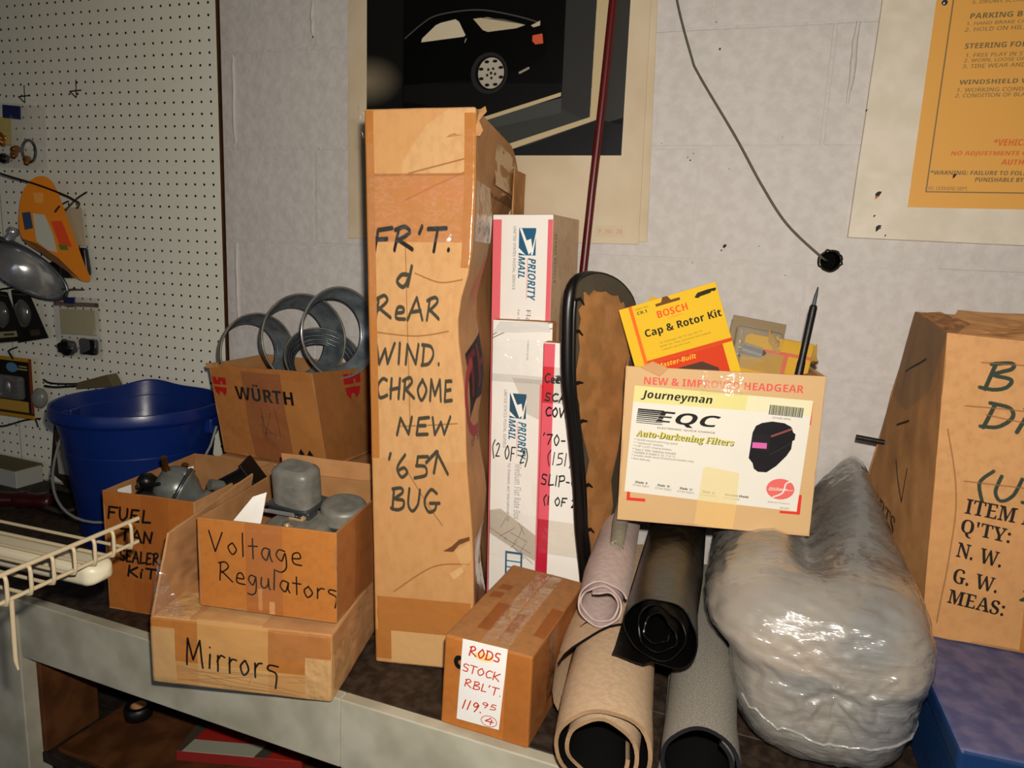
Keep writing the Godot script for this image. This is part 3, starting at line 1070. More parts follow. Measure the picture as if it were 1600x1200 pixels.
	var hb := hexa(box8(0.107, 0.535, 0.028), 0.002, 0.0015)
	part("carton_body", hb.mesh(14), faces({0: card_mat(d.done())}, M.card_old), b)
	part("tape", hb.patch(0, 0.0, 0.06, 1.0, 0.20, 0.0005, 14), crinkled(M.tape_clear, 1.2), b)
	part("tape", hb.patch(0, 0.0, 0.64, 0.83, 0.80, 0.0005, 12), crinkled(M.tape_clear, 1.2), b)
	var fl := slab(Vector3(0.0, 0.512, 0.0015), Vector3(0.104, 0.518, 0.0015), Vector3(0.098, 0.534, 0.004), Vector3(0.014, 0.532, 0.005), 0.002, 0.002)
	part("top_flap", fl.mesh(6), std(Color(0.86, 0.855, 0.84), 0.6, 0.4), b)
	# the narrow one with handwriting
	var n := thing("mailing_carton", "narrow white postal mailing carton marked 1 of 2, beside the black trimmed board", "box", Vector3(0.617, 0.9, 0.272), deg(0, 0, 1.0), "white postal mailing cartons")
	var e := Cv.new(512, 2048, white)
	e.lay(T.fibre)
	e.rect(0, 0.004, 0.22, 1, Color(0.87, 0.36, 0.42))
	e.rect(0, 0.08, 0.22, 0.20, Color(0.82, 0.10, 0.18))
	e.rect(0, 0.60, 0.22, 1, Color(0.74, 0.10, 0.22))
	e.rect(0.22, 0.08, 1, 0.20, Color(0.7, 0.68, 0.65, 0.3))
	e.rect(0.22, 0.60, 1, 0.72, Color(0.75, 0.68, 0.58, 0.35))
	var k2 := Color(0.06, 0.06, 0.07)
	hand(e, "Ceee", 0.04, 0.103, 0.44, 0.132, 6, k2)
	for k in 14: e.stroke([Vector2(90 + rng.randf() * 140, 215 + rng.randf() * 45), Vector2(90 + rng.randf() * 140, 215 + rng.randf() * 45)], 3, Color(0.1, 0.1, 0.12, 0.8))
	hand(e, "SCAT", 0.06, 0.166, 0.62, 0.193, 6, k2)
	hand(e, "COVER", 0.08, 0.213, 0.72, 0.243, 6, k2)
	hand(e, "'70-'74", 0.04, 0.303, 0.86, 0.338, 5, k2)
	hand(e, "(151)", 0.14, 0.363, 0.66, 0.405, 4, k2)
	hand(e, "SLIP-ON", 0.04, 0.441, 0.94, 0.478, 5, k2)
	hand(e, "(1 OF 2)", 0.10, 0.516, 0.82, 0.545, 5, k2)
	var hn := hexa(box8(0.09, 0.507, 0.026), 0.002, 0.0008)
	part("carton_body", hn.mesh(10), faces({0: card_mat(e.done())}, M.card_old), n)
	part("tape", hn.patch(0, 0.0, 0.08, 1.0, 0.20, 0.0005, 10), M.tape_clear, n)
	part("tape", hn.patch(0, 0.0, 0.60, 1.0, 0.72, 0.0005, 10), crinkled(M.tape_clear, 1.0), n)

# ---------------------------------------------------------------- open cartons on the left
# an open box: four walls and a bottom, each a board of its own
func open_carton(t: Node3D, p: Array, prints: Dictionary, rough := 0.0012, bulge := 0.0) -> Dictionary:
	var w := {}
	var call := ["front_wall", "right_wall", "back_wall", "left_wall"]
	var idx := [[0, 1, 3, 2], [1, 5, 7, 3], [5, 4, 6, 7], [4, 0, 2, 6]]
	for f in 4:
		var q = idx[f]
		var h := slab(p[q[0]], p[q[1]], p[q[2]], p[q[3]], 0.004, rough, bulge)
		w[f] = h
		part(call[f], h.mesh(10), faces({0: prints[f] if prints.has(f) else M.card}, M.card_in), t)
	var lift := Vector3(0, 0.0045, 0)
	var hb := hexa([p[0], p[1], p[0] + lift, p[1] + lift, p[4], p[5], p[4] + lift, p[5] + lift], 0.001)
	part("bottom", hb.mesh(2), M.card_in, t)
	return w

func make_left_cartons() -> void:
	var black := Color(0.07, 0.04, 0.025)
	# "mirrors": closed low carton at the bench edge, two flaps standing up at its left and back
	var t := thing("low_carton", "low brown carton overhanging the bench edge, handwritten Mirrors, with patched tape", "box", Vector3(0.135, 0.9, 0.638), deg(0, 11.1, 0))
	var h := hexa(box8(0.276, 0.106, 0.275), 0.005, 0.0018)
	h.bulge[0] = 0.002
	var c := carton_canvas(1024, 400, Color(0.72, 0.455, 0.21))
	for q in [[0, 0.14, 0.14, 1.0], [0.27, 0.0, 0.66, 1.0], [0.13, 0.62, 1.0, 1.0], [0.86, 0.36, 1.0, 1.0]]:
		c.rect(q[0], q[1], q[2], q[3], Color(0.85, 0.68, 0.45, 0.62))
	for k in 16: c.stroke([Vector2(rng.randf() * 1000, 250 + rng.randf() * 140), Vector2(rng.randf() * 1000, 250 + rng.randf() * 140)], 2, Color(0.66, 0.46, 0.25, 0.3))
	hand(c, "Mirrors", 0.20, 0.26, 0.72, 0.66, 5, black, 0.02, 0.10)
	part("carton_body", h.mesh(14), faces({0: card_mat(c.done())}), t)
	part("tape", h.patch(0, 0.005, 0.16, 0.145, 0.97, 0.0008, 8), M.tape_pale, t)
	part("tape", h.patch(0, 0.66, 0.02, 0.995, 0.42, 0.0006, 8), M.tape_clear, t)
	part("tape", h.patch(0, 0.86, 0.36, 0.997, 0.96, 0.001, 8), crinkled(M.tape_pale, 0.6), t)
	part("tape", h.patch(0, 0.15, 0.64, 0.86, 0.97, 0.0007, 10), crinkled(M.tape_clear, 0.5), t)
	part("tape", h.patch(1, 0.0, 0.30, 0.30, 0.96, 0.0008, 8), M.tape_pale, t)
	part("tape", h.patch(4, 0.26, 0.78, 0.62, 0.998, 0.0008, 8), M.tape_pale, t)
	part("tape", h.patch(4, 0.03, 0.70, 0.22, 0.998, 0.0008, 8), crinkled(M.tape_pale, 0.6), t)
	var fl := slab(Vector3(0.0, 0.106, -0.275), Vector3(0.002, 0.106, -0.002), Vector3(0.026, 0.232, -0.012), Vector3(0.022, 0.240, -0.275), 0.004, 0.003)
	part("standing_flap", fl.mesh(12), M.card, t)
	part("clear_tape", slab(Vector3(0.004, 0.108, 0.001), Vector3(0.052, 0.108, -0.008), Vector3(0.028, 0.150, -0.012), Vector3(0.014, 0.200, -0.010), 0.0006, 0.004).mesh(8), crinkled(M.tape_clear, 1.5), t)
	part("loose_flap", slab(Vector3(0.268, 0.104, -0.03), Vector3(0.282, 0.104, -0.235), Vector3(0.262, 0.119, -0.23), Vector3(0.252, 0.109, -0.04), 0.004, 0.002).mesh(8), M.card_old, t)
	# "voltage regulators": open carton on top of it
	t = thing("open_carton", "open brown carton handwritten Voltage Regulators, set on the low mirrors carton", "box", Vector3(0.186, 1.0115, 0.592), deg(0, 8, 0), "open cartons of old car parts")
	c = carton_canvas(1024, 640, Color(0.74, 0.46, 0.20))
	c.rect(0.35, 0, 0.62, 1, Color(0.66, 0.38, 0.15, 0.55))
	c.rect(0.44, 0.72, 0.47, 0.97, Color(0.9, 0.75, 0.55, 0.4))
	c.rect(0.52, 0.85, 0.56, 1.0, Color(0.93, 0.8, 0.62, 0.5))
	hand(c, "Voltage", 0.09, 0.13, 0.78, 0.36, 5, black, -0.05, 0.05)
	hand(c, "Regulators", 0.15, 0.47, 1.02, 0.68, 5, black, -0.02, 0.08)
	var r := carton_canvas(512, 320, Color(0.64, 0.41, 0.22))
	r.rect(0.3, 0, 0.6, 1, Color(0.5, 0.29, 0.12, 0.5))
	var p := box8(0.216, 0.138, 0.232)
	var w := open_carton(t, p, {0: card_mat(c.done()), 1: card_mat(r.done())})
	part("tape", w[0].patch(0, 0.36, 0.0, 0.61, 1.0, 0.0005, 8), M.tape_clear, t)
	part("raised_flap", slab(Vector3(0.012, 0.132, -0.236), Vector3(0.212, 0.130, -0.236), Vector3(0.212, 0.164, -0.240), Vector3(0.006, 0.170, -0.240), 0.004, 0.002).mesh(8), M.card_old, t)
	var wp := thing("paper_slip", "white paper slip leaning inside the voltage regulators carton at left", "paper", Vector3(0.186, 1.0115, 0.592), deg(0, 8, 0))
	part("sheet", slab(Vector3(0.010, 0.100, -0.062), Vector3(0.060, 0.106, -0.070), Vector3(0.060, 0.152, -0.092), Vector3(0.042, 0.146, -0.082), 0.0008, 0.002).mesh(5), M.paper, wp)
	# regulators
	regulator_can(Vector3(0.268, 1.146, 0.462), deg(10, -4, -4))
	regulator_dome("regulator_dome", "olive grey domed regulator cover with bolt, lying in front of the upright can", Vector3(0.288, 1.088, 0.492), 0.054, deg(12, 10, 4), M.zinc)
	regulator_dome("regulator_dome", "smooth grey domed regulator cover at the right end of the voltage regulators carton", Vector3(0.338, 1.122, 0.440), 0.037, deg(8, 0, -6), M.zinc, false)
	# "fuel": deeper carton behind the wire shelf
	t = thing("open_carton", "open brown carton handwritten Fuel Tan Sealer Kit, behind the wire shelf", "box", Vector3(-0.101, 0.9, 0.494), deg(0, 5.6, 0), "open cartons of old car parts")
	c = carton_canvas(700, 880, Color(0.68, 0.395, 0.155))
	c.rect(0.42, 0, 0.72, 0.9, Color(0.60, 0.34, 0.13, 0.5))
	c.rect(0.30, 0.72, 0.62, 1.0, Color(0.62, 0.33, 0.13, 0.5))
	c.rect(0.58, 0.76, 0.95, 1.0, Color(0.48, 0.20, 0.06, 0.6))
	hand(c, "FUEL", 0.04, 0.125, 0.54, 0.225, 8, black, 0.1)
	hand(c, "TAN", 0.18, 0.295, 0.56, 0.39, 8, black, 0.1)
	hand(c, "SEALER", 0.16, 0.475, 0.62, 0.57, 7, black, 0.1, -0.01)
	hand(c, "KiT", 0.24, 0.60, 0.58, 0.685, 8, black, 0.1)
	p = box8(0.179, 0.218, 0.246)
	w = open_carton(t, p, {0: card_mat(c.done())}, 0.0016, 0.002)
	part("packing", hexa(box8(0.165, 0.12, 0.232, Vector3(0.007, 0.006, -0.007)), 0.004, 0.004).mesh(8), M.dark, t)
	part("glue_tab", slab(Vector3(0.004, 0.15, -0.03), Vector3(0.007, 0.15, -0.06), Vector3(0.007, 0.21, -0.06), Vector3(0.004, 0.21, -0.03), 0.001).mesh(3), M.paper, t)
	fuel_pumps()
	# closed carton behind, under the carton of rings
	t = thing("plain_carton", "plain brown carton under the ring-filled carton, mostly hidden behind the open cartons", "box", Vector3(-0.095, 0.9, 0.212), deg(0, -1.0, 0))
	h = hexa(box8(0.33, 0.208, 0.185), 0.003, 0.001)
	part("carton_body", h.mesh(8), M.card_old, t)
	part("flap", slab(Vector3(0.20, 0.206, 0.001), Vector3(0.329, 0.206, 0.001), Vector3(0.329, 0.210, -0.08), Vector3(0.20, 0.2105, -0.08), 0.003, 0.001).mesh(4), M.card, t)

func regulator_can(at: Vector3, rot: Vector3) -> void:
	var t := thing("voltage_regulator", "upright grey voltage regulator can with rounded top and chrome bracket bolt", "car part", at, rot)
	var rows := []
	for j in 16:
		var k := j / 15.0
		var yy := 0.062 * k
		var sh := 1.0 if k < 0.8 else sqrt(maxf(0.0, 1.0 - pow((k - 0.8) / 0.2, 2.0) * 0.92))
		var ring := []
		for i in 40:
			var a := TAU * i / 40
			var q := pow(pow(absf(cos(a)), 4.0) + pow(absf(sin(a)), 4.0), -0.25)
			ring.append(Vector3(0.035 * q * cos(a) * (0.6 + 0.4 * sh if k > 0.8 else 1.0), yy, -0.026 * q * sin(a) * (0.6 + 0.4 * sh if k > 0.8 else 1.0)))
		rows.append(ring)
	var g := Geo.new()
	g.sheet(rows, true)
	g.fan(rows[-1])
	part("can", g.mesh(), M.zinc, t)
	part("base_plate", block(Vector3(-0.040, -0.005, -0.030), Vector3(0.042, 0.0, 0.030), 0.002), M.steel, t)
	part("bracket", join([[block(Vector3(0.036, -0.024, 0.006), Vector3(0.042, 0.0, 0.028), 0.001), Transform3D()], [block(Vector3(-0.032, -0.009, 0.024), Vector3(0.03, -0.005, 0.034), 0.001), Transform3D()]]), M.steel, t)
	var rod := part("terminal_rod", tube([Vector3(0.02, -0.002, 0.037), Vector3(-0.02, -0.005, 0.039), Vector3(-0.056, -0.009, 0.041)], 0.0032, 10), M.chrome, t)
	part("nut", lathe([Vector2(0, -0.008), Vector2(0.008, -0.008), Vector2(0.008, 0.004), Vector2(0.0055, 0.006), Vector2(0.005, 0.012), Vector2(0, 0.012)], 6), M.chrome, rod).position = Vector3(-0.058, -0.009, 0.041)
	part("washer", lathe([Vector2(0, -0.0012), Vector2(0.010, -0.0012), Vector2(0.010, 0.0012), Vector2(0, 0.0012)], 16), M.steel, rod).position = Vector3(-0.058, -0.017, 0.041)
	part("gasket", block(Vector3(0.006, -0.016, 0.02), Vector3(0.032, -0.006, 0.032), 0.001), std(Color(0.75, 0.62, 0.42), 0.7), t)

func regulator_dome(called: String, label: String, at: Vector3, r: float, rot: Vector3, m: Material, bolted := true) -> void:
	var t := thing(called, label, "car part", at, rot)
	var p := [Vector2(r * 1.06, 0), Vector2(r * 1.06, r * 0.10), Vector2(r, r * 0.14), Vector2(r * 0.99, r * 0.42)]
	for k in range(1, 8):
		var a := k / 7.0 * PI / 2
		p.append(Vector2(r * (0.72 + 0.27 * cos(a)) if k < 7 else 0.0, r * (0.42 + 0.26 * sin(a))))
	part("cover", lathe(p, 44), m, t)
	if bolted: part("bolt", lathe([Vector2(0.009, 0), Vector2(0.009, 0.003), Vector2(0.006, 0.0035), Vector2(0.006, 0.008), Vector2(0, 0.0085)], 6), std(Color(0.62, 0.55, 0.45), 0.5, 0.5, 0.4), t).position = Vector3(-0.006, r * 0.66, 0.2 * r)
	part("skirt", lathe([Vector2(r * 0.9, -r * 0.5), Vector2(r * 1.02, -r * 0.48), Vector2(r * 1.02, 0.001), Vector2(r * 0.9, 0.001)], 36), M.steel, t)

func fuel_pumps() -> void:
	var alloy := grain(std(Color(0.92, 0.97, 1.0), 0.36, 0.5, 0.35), M.zinc.albedo_texture, 10.0)
	var grime := std(Color(0.10, 0.10, 0.10), 0.35, 0.5, 0.5)
	var brass := std(Color(0.50, 0.36, 0.16), 0.35, 0.5, 0.9)
	var t := thing("fuel_pump", "large grey metal fuel pump lying on its side on top of the fuel carton", "car part", Vector3(-0.022, 1.098, 0.395), deg(18, 20, 62))
	var b := [Vector2(0, -0.050), Vector2(0.014, -0.050), Vector2(0.016, -0.028), Vector2(0.030, -0.014), Vector2(0.036, -0.004), Vector2(0.041, -0.003), Vector2(0.041, 0.0015)]
	part("lower_body", lathe(b, 36), alloy, t)
	var fl := part("flange", lathe([Vector2(0.020, 0.0015), Vector2(0.042, 0.0015), Vector2(0.043, 0.004), Vector2(0.042, 0.0075), Vector2(0.020, 0.0075)], 36), M.steel, t)
	part("upper_body", lathe([Vector2(0.039, 0.0078), Vector2(0.040, 0.016), Vector2(0.036, 0.030), Vector2(0.030, 0.040), Vector2(0.018, 0.047), Vector2(0, 0.048)], 36), alloy, t)
	for k in 6:
		var a := TAU * k / 6
		part("screw", lathe([Vector2(0.0045, 0), Vector2(0.0045, 0.003), Vector2(0.003, 0.004), Vector2(0, 0.004)], 8), M.chrome, fl).position = Vector3(cos(a) * 0.0375, 0.0075, sin(a) * 0.0375)
	part("inlet_tube", tube([Vector3(0.02, 0.03, 0), Vector3(0.040, 0.045, 0.002), Vector3(0.058, 0.052, 0.004)], [0.006, 0.005, 0.005], 12), brass, t)
	part("outlet_tube", tube([Vector3(0.0, 0.045, 0.01), Vector3(-0.012, 0.062, 0.012), Vector3(-0.022, 0.072, 0.012)], [0.006, 0.0045, 0.0045], 12), brass, t)
	part("neck", tube([Vector3(0.004, -0.04, 0), Vector3(0.010, -0.062, -0.004), Vector3(0.016, -0.078, -0.006)], [0.016, 0.013, 0.014], 16), alloy, t)
	t = thing("pipe_elbow", "dark pipe with square end flange at the right of the fuel carton", "car part", Vector3(0.062, 1.116, 0.352), deg(10, 14, -58))
	part("pipe", tube([Vector3(0, -0.045, 0), Vector3(0, 0, 0), Vector3(0, 0.034, 0)], [0.019, 0.018, 0.018], 20), grime, t)
	part("flange", block(Vector3(-0.027, 0.034, -0.023), Vector3(0.027, 0.041, 0.023), 0.003, 3), grime, t)
	part("stub", tube([Vector3(-0.005, -0.02, 0.012), Vector3(-0.024, -0.028, 0.030)], 0.010, 14), alloy, t)
	t = thing("carburettor_part", "dark oily metal casting at the left of the fuel carton", "car part", Vector3(-0.064, 1.09, 0.415), deg(8, 30, 20))
	part("casting", join([[hexa(box8(0.05, 0.034, 0.05, Vector3(-0.025, -0.01, 0.025)), 0.006, 0.006).mesh(6), Transform3D()], [lathe([Vector2(0, 0), Vector2(0.016, 0), Vector2(0.016, 0.02), Vector2(0.010, 0.03), Vector2(0, 0.03)], 16), xform(Vector3(0.006, 0.018, 0.004), deg(20, 0, 15))]]), grime, t)
	part("lever", tube([Vector3(-0.02, 0.02, 0.02), Vector3(0.0, 0.034, 0.03), Vector3(0.03, 0.03, 0.034)], 0.0035, 8), grime, t)
	part("spring", tube([Vector3(-0.02, 0.012, 0.028), Vector3(-0.006, 0.02, 0.034), Vector3(0.012, 0.012, 0.036)], 0.005, 8), M.steel, t)
	t = thing("brass_fitting", "brass tube fitting standing between the pump and the dark casting", "car part", Vector3(-0.050, 1.115, 0.368), deg(0, 0, -22))
	part("tube", tube([Vector3(0, -0.03, 0), Vector3(0, 0.0, 0), Vector3(0.002, 0.026, 0)], 0.006, 12), brass, t)
	part("collar", lathe([Vector2(0.006, 0), Vector2(0.0085, 0.001), Vector2(0.0085, 0.008), Vector2(0.006, 0.009)], 6), M.steel, t)
	t = thing("paper_slip", "crumpled white paper slip at the left back inside the fuel carton", "paper", Vector3(-0.078, 1.094, 0.352), deg(0, 12, 8))
	part("sheet", slab(Vector3(-0.014, -0.005, 0), Vector3(0.03, 0.002, -0.012), Vector3(0.03, 0.024, -0.018), Vector3(-0.012, 0.018, -0.006), 0.0008, 0.004).mesh(6), M.paper, t)

# ---------------------------------------------------------------- carton of headlight rings
func make_ring_carton() -> void:
	var t := thing("open_carton", "open brown carton with printed red mark and black name, filled with headlight rings", "box", Vector3(-0.092, 1.112, 0.201), deg(0, -2.5, 0), "open cartons of old car parts")
	var c := carton_canvas(1024, 720, Color(0.66, 0.42, 0.21))
	c.rect(0.32, 0.05, 0.70, 1, Color(0.52, 0.27, 0.09, 0.55))
	c.rect(0.70, 0.1, 1, 1, Color(0.70, 0.47, 0.25, 0.5))
	var red := Color(0.66, 0.10, 0.09)
	ring_emblem(c, 0.02, 0.14, 0.155, 0.35, red)
	c.line("WÜRTH", 0.235, 0.18, 0.79, 0.36, Color(0.06, 0.045, 0.035), 800)
	for k in 2:
		var u := 0.78 + 0.08 * k
		c.poly([Vector2(u, 0.82), Vector2(u + 0.03, 0.88), Vector2(u + 0.018, 0.88), Vector2(u + 0.018, 1), Vector2(u - 0.018, 1), Vector2(u - 0.018, 0.88), Vector2(u - 0.03, 0.88)], Color(0.08, 0.05, 0.04))
	for k in 7: c.stroke([Vector2(430 + rng.randf() * 200, 300 + rng.randf() * 300), Vector2(430 + rng.randf() * 200, 300 + rng.randf() * 300)], 3, Color(0.35, 0.17, 0.06, 0.4))
	var s := carton_canvas(512, 480, Color(0.58, 0.37, 0.19))
	ring_emblem(s, 0.45, 0.05, 0.72, 0.34, Color(0.62, 0.10, 0.10))
	# mouth opened wider than the bottom, leaning a little
	var p := [Vector3(0.0, 0, 0), Vector3(0.256, 0, 0.0), Vector3(-0.030, 0.186, 0.006), Vector3(0.228, 0.192, 0.010), Vector3(0.006, 0, -0.165), Vector3(0.26, 0, -0.165), Vector3(-0.026, 0.186, -0.170), Vector3(0.262, 0.186, -0.170)]
	var w := open_carton(t, p, {0: card_mat(c.done()), 1: card_mat(s.done())}, 0.0022, 0.003)
	part("tape", w[0].patch(0, 0.32, 0.04, 0.70, 0.99, 0.0006, 14), crinkled(M.tape_clear, 1.3), t)
	part("torn_flap", slab(Vector3(-0.034, 0.176, 0.007), Vector3(-0.004, 0.180, 0.008), Vector3(-0.006, 0.190, 0.010), Vector3(-0.036, 0.187, 0.008), 0.003, 0.002).mesh(4), M.card_old, t)
	part("packing", hexa(box8(0.22, 0.08, 0.14, Vector3(0.012, 0.006, -0.012)), 0.004, 0.004).mesh(6), M.card_in, t)
	var dull := grain(std(Color.WHITE, 0.42, 0.5, 0.25), two_tone(Color(0.40, 0.39, 0.35), Color(0.55, 0.54, 0.50), 61, 0.02), 5.0)
	var inside := grain(std(Color.WHITE, 0.32, 0.6, 0.35), two_tone(Color(0.30, 0.34, 0.36), Color(0.48, 0.52, 0.54), 62, 0.02), 5.0)
	headlight_ring("dull grey headlight ring standing at the left of the ring carton", Vector3(-0.080, 1.312, 0.115), 0.086, 0.046, deg(84, 74, 6), dull, inside)
	headlight_ring("wide dull headlight ring leaning in the middle of the ring carton", Vector3(0.034, 1.350, 0.112), 0.094, 0.054, deg(80, 70, 8), dull, inside)
	headlight_ring("bright chrome headlight ring at the right front, against the tall carton", Vector3(0.135, 1.374, 0.130), 0.092, 0.030, deg(84, 66, -2), M.chrome, inside)
	headlight_ring("tilted headlight ring with ribbed rim lying among the standing rings", Vector3(0.075, 1.300, 0.090), 0.082, 0.034, deg(48, 50, 0), dull, inside, true)

func ring_emblem(c: Cv, u0: float, v0: float, u1: float, v1: float, col: Color) -> void:
	var f := func(x: float, y: float) -> Vector2: return Vector2(lerpf(u0, u1, x), lerpf(v0, v1, y))
	c.poly([f.call(0, 0.0), f.call(0.3, 0.0), f.call(0.3, 0.16), f.call(0.42, 0.16), f.call(0.42, 0), f.call(1, 0.02), f.call(1, 0.38), f.call(0.7, 0.38), f.call(0.7, 0.22), f.call(0.58, 0.22), f.call(0.58, 0.4), f.call(0, 0.4)], col)
	c.poly([f.call(0.02, 0.52), f.call(1, 0.52), f.call(0.9, 0.82), f.call(0.68, 0.98), f.call(0.62, 0.8), f.call(0.5, 0.74), f.call(0.38, 0.8), f.call(0.34, 1.0), f.call(0.1, 0.8)], col)

func headlight_ring(label: String, at: Vector3, r: float, deep: float, rot: Vector3, outer: Material, inner: Material, ribbed := false) -> void:
	var t := thing("headlight_ring", label, "headlight ring", at, rot, "headlight rings in the open carton")
	var out := [Vector2(r * 0.80, -deep * 0.5), Vector2(r * 0.86, -deep * 0.35), Vector2(r * 0.95, 0.05 * deep), Vector2(r * 0.992, deep * 0.36), Vector2(r, deep * 0.46)]
	var inn := [Vector2(r * 0.988, deep * 0.46), Vector2(r * 0.972, deep * 0.36), Vector2(r * 0.93, 0.05 * deep), Vector2(r * 0.84, -0.36 * deep), Vector2(r * 0.77, -deep * 0.46), Vector2(r * 0.76, -deep * 0.56), Vector2(r * 0.80, -deep * 0.5)]
	part("rim", lathe(out, 56), outer, t)
	part("lining", lathe(inn, 56), inner, t)
	part("lip", lathe([Vector2(r * 0.975, deep * 0.43), Vector2(r * 1.012, deep * 0.42), Vector2(r * 1.012, deep * 0.48), Vector2(r * 0.975, deep * 0.48)], 56, true), outer, t)
	if ribbed:
		for k in 3:
			var q := r * (0.88 - 0.07 * k)
			part("rib", lathe([Vector2(q - 0.003, deep * (0.30 - 0.22 * k)), Vector2(q, deep * (0.36 - 0.22 * k)), Vector2(q + 0.003, deep * (0.30 - 0.22 * k)), Vector2(q, deep * (0.22 - 0.22 * k))], 48, true), M.steel, t)
	else:
		part("clip", block(Vector3(r * 0.78, -deep * 0.62, -0.012), Vector3(r * 0.80, -deep * 0.35, 0.012), 0.001), M.steel, t)

# ---------------------------------------------------------------- carton with price card
func make_rods_carton() -> void:
	var t := thing("long_carton", "brown taped carton at the bench edge with a white handwritten price card on its end", "box", Vector3(0.567, 0.9, 0.566), deg(0, -4, 0))
	var p := box8(0.131, 0.134, 0.240)
	p[6] = Vector3(0.006, 0.139, -0.240)
	p[2] = Vector3(0.003, 0.134, 0)
	var h := hexa(p, 0.004, 0.0016)
	h.bulge[4] = 0.004
	var c := carton_canvas(600, 600, Color(0.71, 0.43, 0.18))
	c.rect(0.72, 0, 1, 1, Color(0.60, 0.36, 0.15, 0.5))
	c.ellipse(0.185, 0.26, 0.06, 0.075, Color(0.05, 0.03, 0.025))
	c.ellipse(0.21, 0.26, 0.035, 0.03, Color(0.66, 0.42, 0.22))
	var top := carton_canvas(512, 1024, Color(0.66, 0.45, 0.26))
	top.rect(0.40, 0, 0.72, 1, Color(0.72, 0.58, 0.42, 0.4))
	for q in [[0.25, 0.55, 0.42, 0.86], [0.56, 0.62, 0.66, 0.84], [0.10, 0.30, 0.26, 0.38], [0.08, 0.42, 0.24, 0.50], [0.86, 0.45, 0.99, 0.8]]:
		top.rect(q[0], q[1], q[2], q[3], Color(0.55, 0.27, 0.08, 0.6))
	top.lay(T.dust)
	var sd := carton_canvas(512, 320, Color(0.60, 0.37, 0.18))
	part("carton_body", h.mesh(14), faces({0: card_mat(c.done()), 4: card_mat(top.done()), 1: card_mat(sd.done())}), t)
	part("tape", h.patch(4, 0.40, 0.0, 0.72, 1.0, 0.0006, 16), crinkled(M.tape_clear, 0.8), t)
	part("tape", h.patch(1, 0.28, 0.04, 0.42, 0.8, 0.0006, 8), crinkled(M.tape_clear, 1.0), t)
	part("top_seam", h.patch(4, 0.555, 0.0, 0.565, 1.0, 0.0012, 12), M.tape, t)
	var k := Cv.new(560, 1100, Color(0.95, 0.945, 0.93))
	var red := Color(0.78, 0.20, 0.10)
	k.ellipse(0.5, 0.16, 0.22, 0.05, Color(0.98, 0.80, 0.35, 0.6))
	hand(k, "RODS", 0.16, 0.07, 0.88, 0.18, 9, red, 0.12)
	hand(k, "STOCK", 0.05, 0.29, 0.92, 0.385, 7, red, 0.12, 0.02)
	hand(k, "RBL'T.", 0.12, 0.475, 1.0, 0.57, 7, red, 0.12, 0.02)
	hand(k, "119.", 0.10, 0.735, 0.62, 0.85, 8, red, 0.2)
	hand(k, "95", 0.56, 0.705, 0.92, 0.775, 6, red, 0.1)
	hand(k, "4", 0.66, 0.88, 0.90, 0.96, 7, red)
	var ring := []
	for j in 30: ring.append(Vector2((0.76 + 0.18 * cos(TAU * j / 29)) * 560, (0.925 + 0.065 * sin(TAU * j / 29)) * 1100))
	k.stroke(ring, 4, red)
	var g := slab(Vector3(0.0265, 0.0165, 0.0035), Vector3(0.0895, 0.0185, 0.0035), Vector3(0.0975, 0.139, 0.0045), Vector3(0.0325, 0.1375, 0.0045), 0.0008, 0.0006)
	part("price_card", g.mesh(6), faces({0: card_mat(k.done())}, M.paper), t)

